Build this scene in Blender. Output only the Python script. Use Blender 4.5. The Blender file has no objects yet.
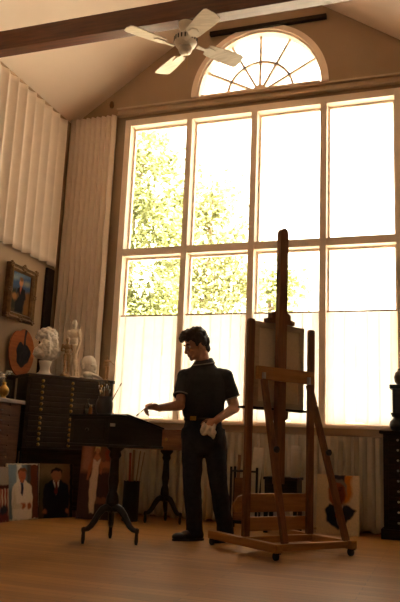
import bpy, bmesh, math, random
import numpy as np
from mathutils import Vector, Matrix, Euler, noise

C = bpy.context.scene.collection
SC = bpy.context.scene
PI = math.pi

# ------------------------------------------------------------------ camera
CAM_YAW, CAM_PITCH, CAM_ROLL, FPX, CAM_H = math.radians(-19.411), math.radians(11.705), math.radians(2.457), 705.0, 0.757
cam_d = bpy.data.cameras.new('camera')
cam = bpy.data.objects.new('camera', cam_d)
C.objects.link(cam)
cy, sy, cp, sp, cr, sr = math.cos(CAM_YAW), math.sin(CAM_YAW), math.cos(CAM_PITCH), math.sin(CAM_PITCH), math.cos(CAM_ROLL), math.sin(CAM_ROLL)
fw = Vector((sy * cp, cy * cp, sp)); rt = Vector((cy, -sy, 0)); up = rt.cross(fw)
r2 = cr * rt + sr * up; u2 = -sr * rt + cr * up
cam.matrix_world = Matrix(((r2.x, u2.x, -fw.x, 0), (r2.y, u2.y, -fw.y, 0), (r2.z, u2.z, -fw.z, CAM_H), (0, 0, 0, 1)))
cam_d.sensor_width = 36.0
cam_d.sensor_fit = 'AUTO'
cam_d.lens = FPX * 36.0 / 602.0
cam_d.clip_end = 200
SC.camera = cam

# ------------------------------------------------------------------ sky light and exposure
world = bpy.data.worlds.new('world'); SC.world = world
world.use_nodes = True
wn = world.node_tree
wbg = wn.nodes['Background']
wbg.inputs['Color'].default_value = (1.0, 0.85, 0.71, 1)
wbg.inputs['Strength'].default_value = 8.0
SC.cycles.max_bounces = 14; SC.cycles.diffuse_bounces = 8; SC.cycles.transparent_max_bounces = 16
sun_d = bpy.data.lights.new('added_sun', 'SUN'); sun_d.energy = 170.0; sun_d.color = (1.0, 0.85, 0.71); sun_d.angle = 0.01
sun_o = bpy.data.objects.new('added_sun', sun_d); C.objects.link(sun_o)  # sun added outdoors so paving and trees bounce more light indoors
sun_o.rotation_euler = Vector((-0.62, 0.30, -0.72)).to_track_quat('-Z', 'Y').to_euler()
SC.view_settings.view_transform = 'Standard'
SC.view_settings.look = 'None'
SC.view_settings.gamma = 1.0
SC.view_settings.use_curve_mapping = False
SC.view_settings.exposure = -0.03
# light portal in the big window opening: guides the sky light sampling, emits nothing itself
pd = bpy.data.lights.new('window_portal', 'AREA'); pd.shape = 'RECTANGLE'; pd.size = 3.3; pd.size_y = 4.8
pd.cycles.is_portal = True
po = bpy.data.objects.new('window_portal', pd); C.objects.link(po)
po.location = (-2.03, 7.62, 3.4); po.rotation_euler = (math.radians(-90), 0, 0)
pd2 = bpy.data.lights.new('added_window_portal', 'AREA'); pd2.shape = 'RECTANGLE'; pd2.size = 1.3; pd2.size_y = 1.1  # sampling portal for the added window behind the camera
pd2.cycles.is_portal = True
po2 = bpy.data.objects.new('added_window_portal', pd2); C.objects.link(po2)
po2.location = (-2.0, -2.79, 3.7); po2.rotation_euler = (math.radians(90), 0, 0)

# ------------------------------------------------------------------ materials
MATS = {}
def srgb(c):
    return tuple(((x / 255) / 12.92 if x / 255 <= 0.04045 else ((x / 255 + 0.055) / 1.055) ** 2.4) for x in c)

def mat(name, col, rough=0.6, metal=0.0, var=0.12, scale=8.0, bump=0.0, spec=0.4, stretch=(1, 1, 1), sheen=0.0):
    """procedural material: a base colour broken up by noise"""
    if name in MATS: return MATS[name]
    m = bpy.data.materials.new(name); m.use_nodes = True
    nt = m.node_tree; b = nt.nodes['Principled BSDF']
    tc = nt.nodes.new('ShaderNodeTexCoord'); mp = nt.nodes.new('ShaderNodeMapping')
    mp.inputs['Scale'].default_value = stretch
    nz = nt.nodes.new('ShaderNodeTexNoise'); nz.inputs['Scale'].default_value = scale; nz.inputs['Detail'].default_value = 4
    rp = nt.nodes.new('ShaderNodeValToRGB')
    c0 = [x * (1 - var) for x in col]; c1 = [min(1, x * (1 + var)) for x in col]
    rp.color_ramp.elements[0].color = (*c0, 1); rp.color_ramp.elements[1].color = (*c1, 1)
    rp.color_ramp.elements[0].position = 0.3; rp.color_ramp.elements[1].position = 0.7
    nt.links.new(tc.outputs['Object'], mp.inputs['Vector']); nt.links.new(mp.outputs['Vector'], nz.inputs['Vector'])
    nt.links.new(nz.outputs['Fac'], rp.inputs['Fac']); nt.links.new(rp.outputs['Color'], b.inputs['Base Color'])
    b.inputs['Roughness'].default_value = rough; b.inputs['Metallic'].default_value = metal
    b.inputs['Specular IOR Level'].default_value = spec
    if bump:
        bp = nt.nodes.new('ShaderNodeBump'); bp.inputs['Strength'].default_value = bump; bp.inputs['Distance'].default_value = 0.01
        nt.links.new(nz.outputs['Fac'], bp.inputs['Height']); nt.links.new(bp.outputs['Normal'], b.inputs['Normal'])
    MATS[name] = m
    return m

def wood(name, dark, light, rough=0.45, scale=3.0, axis='X', spec=0.4):
    if name in MATS: return MATS[name]
    m = bpy.data.materials.new(name); m.use_nodes = True
    nt = m.node_tree; b = nt.nodes['Principled BSDF']
    tc = nt.nodes.new('ShaderNodeTexCoord'); mp = nt.nodes.new('ShaderNodeMapping')
    mp.inputs['Scale'].default_value = {'X': (1, 14, 14), 'Y': (14, 1, 14), 'Z': (14, 14, 1)}[axis]
    nz = nt.nodes.new('ShaderNodeTexNoise'); nz.inputs['Scale'].default_value = scale; nz.inputs['Detail'].default_value = 5; nz.inputs['Distortion'].default_value = 0.6
    rp = nt.nodes.new('ShaderNodeValToRGB')
    rp.color_ramp.elements[0].color = (*dark, 1); rp.color_ramp.elements[1].color = (*light, 1)
    rp.color_ramp.elements[0].position = 0.32; rp.color_ramp.elements[1].position = 0.68
    nt.links.new(tc.outputs['Object'], mp.inputs['Vector']); nt.links.new(mp.outputs['Vector'], nz.inputs['Vector'])
    nt.links.new(nz.outputs['Fac'], rp.inputs['Fac']); nt.links.new(rp.outputs['Color'], b.inputs['Base Color'])
    b.inputs['Roughness'].default_value = rough; b.inputs['Specular IOR Level'].default_value = spec
    MATS[name] = m
    return m

def cloth(name, col, trans=0.0, transp=0.0, weave=900.0):
    """diffuse cloth letting part of the light through"""
    if name in MATS: return MATS[name]
    m = bpy.data.materials.new(name); m.use_nodes = True
    nt = m.node_tree; nt.nodes.remove(nt.nodes['Principled BSDF']); out = nt.nodes['Material Output']
    tc = nt.nodes.new('ShaderNodeTexCoord'); nz = nt.nodes.new('ShaderNodeTexNoise'); nz.inputs['Scale'].default_value = 12
    rp = nt.nodes.new('ShaderNodeValToRGB')
    rp.color_ramp.elements[0].color = (*[x * 0.92 for x in col], 1); rp.color_ramp.elements[1].color = (*[min(1, x * 1.05) for x in col], 1)
    nt.links.new(tc.outputs['Object'], nz.inputs['Vector']); nt.links.new(nz.outputs['Fac'], rp.inputs['Fac'])
    d = nt.nodes.new('ShaderNodeBsdfDiffuse'); t = nt.nodes.new('ShaderNodeBsdfTranslucent')
    nt.links.new(rp.outputs['Color'], d.inputs['Color']); nt.links.new(rp.outputs['Color'], t.inputs['Color'])
    mx = nt.nodes.new('ShaderNodeMixShader'); mx.inputs[0].default_value = trans
    nt.links.new(d.outputs[0], mx.inputs[1]); nt.links.new(t.outputs[0], mx.inputs[2])
    last = mx
    if transp:
        tr = nt.nodes.new('ShaderNodeBsdfTransparent'); m2 = nt.nodes.new('ShaderNodeMixShader'); m2.inputs[0].default_value = transp
        nt.links.new(mx.outputs[0], m2.inputs[1]); nt.links.new(tr.outputs[0], m2.inputs[2]); last = m2
    nt.links.new(last.outputs[0], out.inputs['Surface'])
    MATS[name] = m
    return m

def glass_mat(name, tint=(1, 1, 1), gloss=0.06):
    if name in MATS: return MATS[name]
    m = bpy.data.materials.new(name); m.use_nodes = True
    nt = m.node_tree; nt.nodes.remove(nt.nodes['Principled BSDF']); out = nt.nodes['Material Output']
    tr = nt.nodes.new('ShaderNodeBsdfTransparent'); tr.inputs['Color'].default_value = (*tint, 1)
    gl = nt.nodes.new('ShaderNodeBsdfGlossy'); gl.inputs['Roughness'].default_value = 0.03
    fr = nt.nodes.new('ShaderNodeFresnel'); fr.inputs['IOR'].default_value = 1.45
    mu = nt.nodes.new('ShaderNodeMath'); mu.operation = 'MULTIPLY'; mu.inputs[1].default_value = gloss * 12
    nt.links.new(fr.outputs[0], mu.inputs[0])
    mx = nt.nodes.new('ShaderNodeMixShader')
    nt.links.new(mu.outputs[0], mx.inputs[0]); nt.links.new(tr.outputs[0], mx.inputs[1]); nt.links.new(gl.outputs[0], mx.inputs[2])
    nt.links.new(mx.outputs[0], out.inputs['Surface'])
    MATS[name] = m
    return m

def floor_mat():
    m = bpy.data.materials.new('floor_boards'); m.use_nodes = True
    nt = m.node_tree; b = nt.nodes['Principled BSDF']
    tc = nt.nodes.new('ShaderNodeTexCoord')
    br = nt.nodes.new('ShaderNodeTexBrick')
    br.inputs['Scale'].default_value = 1.0; br.inputs['Brick Width'].default_value = 1.3; br.inputs['Row Height'].default_value = 0.075
    br.inputs['Mortar Size'].default_value = 0.0016; br.inputs['Mortar Smooth'].default_value = 0.3; br.offset = 0.37
    br.inputs['Color1'].default_value = (0.38, 0.178, 0.042, 1); br.inputs['Color2'].default_value = (0.275, 0.122, 0.027, 1)
    br.inputs['Mortar'].default_value = (0.05, 0.02, 0.008, 1)
    nt.links.new(tc.outputs['Object'], br.inputs['Vector'])
    mp = nt.nodes.new('ShaderNodeMapping'); mp.inputs['Scale'].default_value = (1.2, 22, 1)
    nz = nt.nodes.new('ShaderNodeTexNoise'); nz.inputs['Scale'].default_value = 2.5; nz.inputs['Detail'].default_value = 5
    nt.links.new(tc.outputs['Object'], mp.inputs['Vector']); nt.links.new(mp.outputs['Vector'], nz.inputs['Vector'])
    mr = nt.nodes.new('ShaderNodeMapRange'); mr.inputs['To Min'].default_value = 0.6; mr.inputs['To Max'].default_value = 1.35
    nt.links.new(nz.outputs['Fac'], mr.inputs['Value'])
    mx = nt.nodes.new('ShaderNodeVectorMath'); mx.operation = 'SCALE'
    nt.links.new(br.outputs['Color'], mx.inputs[0]); nt.links.new(mr.outputs['Result'], mx.inputs['Scale'])
    nt.links.new(mx.outputs['Vector'], b.inputs['Base Color'])
    b.inputs['Roughness'].default_value = 0.42; b.inputs['Specular IOR Level'].default_value = 0.35
    bp = nt.nodes.new('ShaderNodeBump'); bp.inputs['Strength'].default_value = 0.15; bp.inputs['Distance'].default_value = 0.004
    nt.links.new(br.outputs['Fac'], bp.inputs['Height']); bp.invert = True
    nt.links.new(bp.outputs['Normal'], b.inputs['Normal'])
    return m

def paint_mat():
    if 'painted_canvas' in MATS: return MATS['painted_canvas']
    m = bpy.data.materials.new('painted_canvas'); m.use_nodes = True
    nt = m.node_tree; b = nt.nodes['Principled BSDF']
    at = nt.nodes.new('ShaderNodeAttribute'); at.attribute_name = 'pigment'
    tc = nt.nodes.new('ShaderNodeTexCoord'); nz = nt.nodes.new('ShaderNodeTexNoise'); nz.inputs['Scale'].default_value = 60
    mr = nt.nodes.new('ShaderNodeMapRange'); mr.inputs['To Min'].default_value = 0.8; mr.inputs['To Max'].default_value = 1.2
    nt.links.new(tc.outputs['Object'], nz.inputs['Vector']); nt.links.new(nz.outputs['Fac'], mr.inputs['Value'])
    mx = nt.nodes.new('ShaderNodeVectorMath'); mx.operation = 'SCALE'
    nt.links.new(at.outputs['Color'], mx.inputs[0]); nt.links.new(mr.outputs['Result'], mx.inputs['Scale'])
    nt.links.new(mx.outputs['Vector'], b.inputs['Base Color']); b.inputs['Roughness'].default_value = 0.75; b.inputs['Specular IOR Level'].default_value = 0.12
    MATS['painted_canvas'] = m
    return m

WALL = mat('wall_paint', (0.36, 0.25, 0.155), 0.85, var=0.04, scale=3)
CEIL = mat('ceiling_paint', (0.82, 0.68, 0.56), 0.9, var=0.03, scale=2)
PALE = mat('pale_wall_paint', (0.30, 0.24, 0.18), 0.85, var=0.04, scale=3)
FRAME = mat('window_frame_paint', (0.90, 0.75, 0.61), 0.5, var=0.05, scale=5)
CURT = cloth('curtain_cloth', (0.80, 0.68, 0.57), trans=0.0)
CAFE = cloth('cafe_curtain_cloth', (0.85, 0.84, 0.82), trans=0.34, transp=0.02)
SKIRT = cloth('skirt_curtain_cloth', (0.60, 0.52, 0.42), trans=0.06)
DARKWOOD = wood('dark_wood', (0.013, 0.008, 0.005), (0.030, 0.018, 0.010), 0.55, spec=0.15)
BLACKWOOD = wood('ebonised_wood', (0.010, 0.009, 0.008), (0.022, 0.019, 0.016), 0.35)
CHESTWOOD = wood('dark_oak', (0.018, 0.011, 0.006), (0.038, 0.023, 0.012), 0.45)
REDWOOD = wood('reddish_walnut', (0.055, 0.025, 0.015), (0.10, 0.048, 0.028), 0.7, spec=0.12)
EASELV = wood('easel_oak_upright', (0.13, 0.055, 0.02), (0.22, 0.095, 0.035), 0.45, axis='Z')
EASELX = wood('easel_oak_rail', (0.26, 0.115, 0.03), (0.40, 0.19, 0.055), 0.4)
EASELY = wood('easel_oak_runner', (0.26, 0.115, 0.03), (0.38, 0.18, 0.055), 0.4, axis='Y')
DESKW = wood('table_cherry', (0.16, 0.07, 0.025), (0.26, 0.12, 0.045), 0.45)
BEAM = wood('beam_mahogany', (0.065, 0.019, 0.007), (0.12, 0.036, 0.013), 0.45)
BRASS = mat('brass', (0.42, 0.25, 0.07), 0.28, 1.0, var=0.15, scale=20)
CHROME = mat('steel', (0.55, 0.53, 0.5), 0.3, 1.0, var=0.05)
IRON = mat('black_iron', (0.02, 0.02, 0.02), 0.5, 0.6, var=0.1)
RUBBER = mat('black_rubber', (0.015, 0.014, 0.013), 0.6)
PLASTER = mat('white_plaster', (0.80, 0.74, 0.66), 0.8, var=0.06, scale=14)
RESIN = mat('ivory_resin', (0.82, 0.70, 0.54), 0.55, var=0.1, scale=12)
BROWNFIG = wood('figurine_wood', (0.30, 0.17, 0.07), (0.44, 0.26, 0.12), 0.5, axis='Z')
SKIN = mat('skin', (0.40, 0.20, 0.125), 0.5, var=0.06, scale=30)
GILT = mat('worn_gilt', (0.17, 0.09, 0.035), 0.5, 0.35, var=0.35, scale=25, bump=0.3)
CANVAS = mat('raw_canvas', (0.72, 0.60, 0.45), 0.85, var=0.06, scale=40)
GROUND = mat('outdoor_paving', (0.5, 0.47, 0.4), 0.9, var=0.1)
WHITECLOTH = mat('white_cotton', (0.66, 0.60, 0.50), 0.9, var=0.08, scale=30)

# ------------------------------------------------------------------ mesh helpers
class MB:
    """collects shapes into one mesh"""
    def __init__(s, M=None):
        s.v = []; s.f = []; s.m = []; s.M = M or Matrix.Identity(4)
    def add(s, vs, fs, mi=0, M=None):
        n = len(s.v); T = s.M @ M if M is not None else s.M
        s.v += [T @ Vector(p) for p in vs]
        s.f += [tuple(i + n for i in f) for f in fs]; s.m += [mi] * len(fs)
        return s
    def box(s, x0, x1, y0, y1, z0, z1, mi=0, M=None, ch=0.0):
        """box, with chamfered long edges when ch is given"""
        if ch <= 0:
            vs = [(x0, y0, z0), (x1, y0, z0), (x1, y1, z0), (x0, y1, z0), (x0, y0, z1), (x1, y0, z1), (x1, y1, z1), (x0, y1, z1)]
            return s.add(vs, [(3, 2, 1, 0), (4, 5, 6, 7), (0, 1, 5, 4), (1, 2, 6, 5), (2, 3, 7, 6), (3, 0, 4, 7)], mi, M)
        bm = bmesh.new(); bmesh.ops.create_cube(bm, size=1.0)
        for v in bm.verts:
            v.co = Vector(((x0 + x1) / 2 + v.co.x * (x1 - x0), (y0 + y1) / 2 + v.co.y * (y1 - y0), (z0 + z1) / 2 + v.co.z * (z1 - z0)))
        bmesh.ops.bevel(bm, geom=list(bm.edges), offset=ch, segments=2, affect='EDGES', profile=0.6)
        bm.verts.index_update()
        s.add([v.co.copy() for v in bm.verts], [tuple(v.index for v in f.verts) for f in bm.faces], mi, M); bm.free()
        return s
    def rings(s, rings, mi=0, cap=True, closed=False, M=None):
        n = len(rings[0]); vs = [p for r in rings for p in r]; fs = []
        k = len(rings)
        for i in range(k if closed else k - 1):
            a = i * n; b = ((i + 1) % k) * n
            for j in range(n):
                fs.append((a + j, a + (j + 1) % n, b + (j + 1) % n, b + j))
        if cap and not closed:
            fs.append(tuple(reversed(range(n)))); fs.append(tuple(range((k - 1) * n, k * n)))
        return s.add(vs, fs, mi, M)
    def tube(s, pts, rad, n=10, mi=0, M=None, closed=False):
        pts = [Vector(p) for p in pts]; k = len(pts)
        if not hasattr(rad, '__len__'): rad = [rad] * k
        rings = []; prev = None
        for i, p in enumerate(pts):
            if closed: d = pts[(i + 1) % k] - pts[i - 1]
            else: d = pts[min(i + 1, k - 1)] - pts[max(i - 1, 0)]
            d.normalize()
            if prev is None:
                a = Vector((0, 0, 1)) if abs(d.z) < 0.9 else Vector((1, 0, 0))
                x = d.cross(a).normalized()
            else:
                x = (prev - d * prev.dot(d)).normalized()
            prev = x; y = d.cross(x)
            rings.append([p + (x * math.cos(t) + y * math.sin(t)) * rad[i] for t in [2 * PI * j / n for j in range(n)]])
        return s.rings(rings, mi, True, closed, M)
    def lathe(s, prof, n=24, mi=0, M=None, c=(0, 0)):
        rings = [[(c[0] + max(r, 1e-4) * math.cos(2 * PI * j / n), c[1] + max(r, 1e-4) * math.sin(2 * PI * j / n), z) for j in range(n)] for r, z in prof]
        return s.rings(rings, mi, True, False, M)
    def ell(s, c, r, rot=None, n=16, m=10, mi=0, M=None):
        R = (rot if rot is not None else Matrix.Identity(3)); c = Vector(c)
        rings = []
        for i in range(1, m):
            ph = PI * i / m
            rings.append([c + R @ Vector((r[0] * math.sin(ph) * math.cos(2 * PI * j / n), r[1] * math.sin(ph) * math.sin(2 * PI * j / n), -r[2] * math.cos(ph))) for j in range(n)])
        vs = [p for q in rings for p in q]; k = len(rings); fs = []
        for i in range(k - 1):
            for j in range(n):
                fs.append((i * n + j, i * n + (j + 1) % n, (i + 1) * n + (j + 1) % n, (i + 1) * n + j))
        b = len(vs); vs += [c + R @ Vector((0, 0, -r[2])), c + R @ Vector((0, 0, r[2]))]
        for j in range(n):
            fs.append((b, (j + 1) % n, j)); fs.append((b + 1, (k - 1) * n + j, (k - 1) * n + (j + 1) % n))
        return s.add(vs, fs, mi, M)
    def cap(s, p0, p1, r0, r1, n=12, mi=0):
        """capsule tapering from r0 to r1"""
        p0 = Vector(p0); p1 = Vector(p1)
        s.tube([p0, p0.lerp(p1, 0.5), p1], [r0, (r0 + r1) / 2, r1], n, mi)
        s.ell(p0, (r0,) * 3, None, n, 8, mi); s.ell(p1, (r1,) * 3, None, n, 8, mi)
        return s
    def prism(s, poly, d0, d1, axis='y', mi=0, M=None):
        """polygon in two axes extruded along the third"""
        f = {'y': lambda a, b, d: (a, d, b), 'x': lambda a, b, d: (d, a, b), 'z': lambda a, b, d: (a, b, d)}[axis]
        n = len(poly)
        vs = [f(a, b, d0) for a, b in poly] + [f(a, b, d1) for a, b in poly]
        fs = [tuple(reversed(range(n))), tuple(range(n, 2 * n))] + [(i, (i + 1) % n, n + (i + 1) % n, n + i) for i in range(n)]
        return s.add(vs, fs, mi, M)
    def build(s, name, mats, parent=None, smooth=False, bevel=0.0, label=None):
        me = bpy.data.meshes.new(name); me.from_pydata([tuple(v) for v in s.v], [], s.f)
        bm = bmesh.new(); bm.from_mesh(me)
        bmesh.ops.recalc_face_normals(bm, faces=bm.faces)
        bm.to_mesh(me); bm.free()
        for m in (mats if isinstance(mats, (list, tuple)) else [mats]): me.materials.append(m)
        me.polygons.foreach_set('material_index', s.m)
        if smooth: me.polygons.foreach_set('use_smooth', [True] * len(me.polygons))
        o = bpy.data.objects.new(name, me); C.objects.link(o)
        if parent is not None: o.parent = parent
        if bevel:
            b = o.modifiers.new('edge', 'BEVEL'); b.width = bevel; b.segments = 2; b.limit_method = 'ANGLE'; b.angle_limit = 0.9
        if label: o['label'] = label
        return o

def organic(name, mb, m, parent=None, voxel=0.006, smooth=6, factor=0.5, disp=None, seed=0):
    """fuses the collected shapes into one continuous smooth surface"""
    me = bpy.data.meshes.new(name); me.from_pydata([tuple(v) for v in mb.v], [], mb.f)
    bm = bmesh.new(); bm.from_mesh(me); bmesh.ops.recalc_face_normals(bm, faces=bm.faces); bm.to_mesh(me); bm.free()
    o = bpy.data.objects.new(name, me); C.objects.link(o)
    rm = o.modifiers.new('fuse', 'REMESH'); rm.mode = 'VOXEL'; rm.voxel_size = voxel; rm.use_smooth_shade = True
    if smooth:
        sm = o.modifiers.new('relax', 'SMOOTH'); sm.iterations = smooth; sm.factor = factor
    dg = bpy.context.evaluated_depsgraph_get(); dg.update()
    new = bpy.data.meshes.new_from_object(o.evaluated_get(dg))
    o.modifiers.clear(); o.data = new; bpy.data.meshes.remove(me); new.name = name
    if disp:
        amp, sc, st = disp
        nrm = [v.normal.copy() for v in new.vertices]
        for v, nn in zip(new.vertices, nrm):
            q = Vector((v.co.x * sc * st[0] + seed, v.co.y * sc * st[1] - seed, v.co.z * sc * st[2]))
            v.co = v.co + nn * amp * (noise.noise(q) + 0.5 * noise.noise(q * 2.1))
    new.materials.clear(); new.materials.append(m)
    new.polygons.foreach_set('use_smooth', [True] * len(new.polygons))
    if parent is not None: o.parent = parent
    return o

def tag(o, label=None, cat=None, group=None, kind=None):
    if label: o['label'] = label
    if cat: o['category'] = cat
    if group: o['group'] = group
    if kind: o['kind'] = kind
    return o

def thing(name, label, cat, loc=(0, 0, 0), rz=0.0, group=None, rot=None):
    o = bpy.data.objects.new(name, None); C.objects.link(o)
    o.empty_display_size = 0.1
    o.location = loc; o.rotation_euler = rot if rot else (0, 0, rz)
    return tag(o, label, cat, group)

def struct(name, mb, m, parent=None, **k):
    o = mb.build(name, m, parent, **k)
    if parent is None: o['kind'] = 'structure'
    return o

def dup(root, loc=None, rz=None):
    r = root.copy(); C.objects.link(r)
    if loc is not None: r.location = loc
    if rz is not None: r.rotation_euler = (0, 0, rz)
    for ch in list(root.children):
        c = ch.copy(); C.objects.link(c); c.parent = r
        for g in list(ch.children):
            d = g.copy(); C.objects.link(d); d.parent = c
    return r

# ------------------------------------------------------------------ room shell
XL, XR, YF, YW = -4.45, 1.20, -2.6, 7.42          # inner faces of left, right, front wall and of the window wall
RIDGE_X, RIDGE_Z, SLOPE = -2.0, 6.42, 0.68
def roof(x): return RIDGE_Z - SLOPE * abs(x - RIDGE_X)
WX0, WX1, WZ0, WZ1 = -3.69, -0.375, 1.0, 4.72     # big window opening
AZ, AR = 4.93, 0.79                                # arched window: springing height, radius

struct('floor', MB().box(XL - 0.2, XR + 0.2, YF - 0.2, YW + 0.2, -0.12, 0.0), floor_mat())
w = MB()
def gable(mb, x0, x1, z0f, y0, y1, n=1):
    xs = [x0 + (x1 - x0) * i / n for i in range(n + 1)]
    for a, b in zip(xs[:-1], xs[1:]):
        mb.prism([(a, z0f(a)), (b, z0f(b)), (b, roof(b)), (a, roof(a))], y0, y1)
W2 = YW + 0.2
gable(w, XL - 0.2, WX0, lambda x: 0.0, YW, W2)
gable(w, WX1, XR + 0.2, lambda x: 0.0, YW, W2)
w.box(WX0, WX1, YW, W2, 0.0, WZ0); w.box(WX0, WX1, YW, W2, WZ1, AZ)
gable(w, WX0, RIDGE_X - AR, lambda x: AZ, YW, W2); gable(w, RIDGE_X + AR, WX1, lambda x: AZ, YW, W2)
gable(w, RIDGE_X - AR, RIDGE_X, lambda x: AZ + math.sqrt(max(0, AR * AR - (x - RIDGE_X) ** 2)), YW, W2, 24)
gable(w, RIDGE_X, RIDGE_X + AR, lambda x: AZ + math.sqrt(max(0, AR * AR - (x - RIDGE_X) ** 2)), YW, W2, 24)
struct('wall_back', w, WALL)
struct('wall_left', MB().box(XL - 0.2, XL, YF - 0.2, YW, 0, roof(XL)), WALL)
struct('wall_right', MB().box(XR, XR + 0.2, YF - 0.2, YW, 0, roof(XR)), PALE)
RX0, RX1, RZ0, RZ1 = -2.6, -1.4, 3.2, 4.2        # unseen window added to the wall behind the camera
w = MB(); gable(w, XL, RX0, lambda x: 0.0, YF - 0.2, YF); gable(w, RX1, XR, lambda x: 0.0, YF - 0.2, YF)
gable(w, RX0, RIDGE_X, lambda x: RZ1, YF - 0.2, YF); gable(w, RIDGE_X, RX1, lambda x: RZ1, YF - 0.2, YF); w.box(RX0, RX1, YF - 0.2, YF, 0, RZ0)
struct('wall_front', w, PALE)
cl = MB()
for a, b in ((XL - 0.2, RIDGE_X), (RIDGE_X, XR + 0.2)):
    cl.prism([(a, roof(a)), (b, roof(b)), (b, roof(b) + 0.15), (a, roof(a) + 0.15)], YF - 0.2, W2)
struct('ceiling', cl, CEIL)

# tie beam across the room, with a red-brown lower edge moulding
bmz = MB(); bmz.box(XL, XR, 5.30, 5.41, 4.545, 4.735, ch=0.006); bmz.box(XL, XR, 5.29, 5.42, 4.52, 4.545, ch=0.004)
tb = struct('ceiling_beam', bmz, BEAM)
# collar rafters meeting the ceiling nearer the camera
# long header moulding over the window (curtain track runs under it)
hd = MB()
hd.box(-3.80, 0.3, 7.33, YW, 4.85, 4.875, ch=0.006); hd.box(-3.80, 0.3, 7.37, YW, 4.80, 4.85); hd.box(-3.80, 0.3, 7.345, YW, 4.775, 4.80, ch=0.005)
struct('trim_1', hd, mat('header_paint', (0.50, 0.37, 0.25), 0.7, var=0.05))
struct('dark_strip', MB().box(XL, XL + 0.035, 7.06, 7.22, 0.0, 2.77, ch=0.005), DARKWOOD)  # narrow dark strip on the left wall beside the corner curtain
struct('baseboard_left', MB().box(XL, XL + 0.02, YF, 6.9, 0, 0.12, ch=0.004), DARKWOOD)

# ------------------------------------------------------------------ big window: frame, mullions, transom, sill, panes
win = bpy.data.objects.new('window_1', None); C.objects.link(win); win['kind'] = 'structure'
FY0, FY1 = 7.385, 7.54
PITCH, MT = 0.807, 0.072
MX = [-3.673 + PITCH * k for k in range(5)]
f = MB()
f.box(WX0, MX[0] + 0.062, FY0, FY1, WZ0, WZ1, ch=0.005); f.box(MX[4], WX1, FY0, FY1, WZ0, WZ1, ch=0.005)
f.box(MX[0] + 0.062, MX[4], FY0, FY1, 4.635, WZ1, ch=0.005); f.box(MX[0] + 0.062, MX[4], FY0, FY1, WZ0, 1.045, ch=0.005)
f.build('frame', FRAME, win)
for k in (1, 2, 3):
    MB().box(MX[k], MX[k] + MT, FY0 - 0.01, FY1 - 0.002, 1.045, 4.635, ch=0.006).build('mullion', FRAME, win)
for k in range(4):
    xa = MX[k] + (0.062 if k == 0 else MT); xb = MX[k + 1]
    MB().box(xa, xb, FY0, FY1 - 0.002, 2.955, 3.046, ch=0.006).build('transom', FRAME, win)
    for z0, z1 in ((1.045, 2.955), (3.046, 4.635)):
        sfr = MB(); t = 0.022
        sfr.box(xa, xa + t, 7.50, 7.538, z0, z1); sfr.box(xb - t, xb, 7.50, 7.538, z0, z1)
        sfr.box(xa + t, xb - t, 7.50, 7.538, z0, z0 + t); sfr.box(xa + t, xb - t, 7.50, 7.538, z1 - t, z1)
        sfr.build('sash', FRAME, win)
        MB().box(xa + t, xb - t, 7.517, 7.521, z0 + t, z1 - t).build('pane', glass_mat('window_glass', (0.98, 1.0, 0.97)), win)
sl = MB(); sl.box(-3.78, -0.30, 7.25, YW, 1.0, 1.028, ch=0.006)
sl.build('sill', FRAME, win)
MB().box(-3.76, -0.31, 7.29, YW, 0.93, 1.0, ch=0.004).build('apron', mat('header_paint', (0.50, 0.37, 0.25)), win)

# window added in the wall behind the camera, to bring in more daylight
added_win = bpy.data.objects.new('added_window', None); C.objects.link(added_win); added_win['kind'] = 'structure'
f = MB(); ya, yb = YF - 0.14, YF - 0.02
f.box(RX0, RX0 + .07, ya, yb, RZ0, RZ1); f.box(RX1 - .07, RX1, ya, yb, RZ0, RZ1); f.box(RX0 + .07, RX1 - .07, ya, yb, RZ0, RZ0 + .07); f.box(RX0 + .07, RX1 - .07, ya, yb, RZ1 - .07, RZ1)
f.build('frame', FRAME, added_win)
for k in (1, 2, 3):
    xm = RX0 + (RX1 - RX0) * k / 4; MB().box(xm - .035, xm + .035, ya, yb, RZ0 + .07, RZ1 - .07).build('mullion', FRAME, added_win)
for k in range(4):
    xa = RX0 + (RX1 - RX0) * k / 4 + (.07 if k == 0 else .035); xb = RX0 + (RX1 - RX0) * (k + 1) / 4 - (.07 if k == 3 else .035)
    MB().box(xa, xb, YF - .10, YF - .096, RZ0 + .07, RZ1 - .07).build('pane', glass_mat('window_glass'), added_win)

# arched fan window
aw = bpy.data.objects.new('window_2', None); C.objects.link(aw); aw['kind'] = 'structure'
def arc_band(r0, r1, y0, y1, n=40, a0=0.0, a1=PI):
    mb = MB(); rings = []
    for i in range(n + 1):
        t = a0 + (a1 - a0) * i / n; c, s_ = math.cos(t), math.sin(t)
        rings.append([(RIDGE_X + r0 * c, y0, AZ + r0 * s_), (RIDGE_X + r1 * c, y0, AZ + r1 * s_), (RIDGE_X + r1 * c, y1, AZ + r1 * s_), (RIDGE_X + r0 * c, y1, AZ + r0 * s_)])
    return mb.rings(rings)
arc_band(0.77, 0.835, 7.39, YW - 0.001).build('casing', FRAME, aw)
arc_band(0.745, 0.79, YW, 7.56).build('frame', FRAME, aw)
mg = MB(); mg.box(RIDGE_X - 0.73, RIDGE_X + 0.73, 7.44, 7.55, AZ, AZ + 0.035)
mg.build('bottom_rail', FRAME, aw)
mu = arc_band(0.388, 0.416, 7.495, 7.535)
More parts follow.
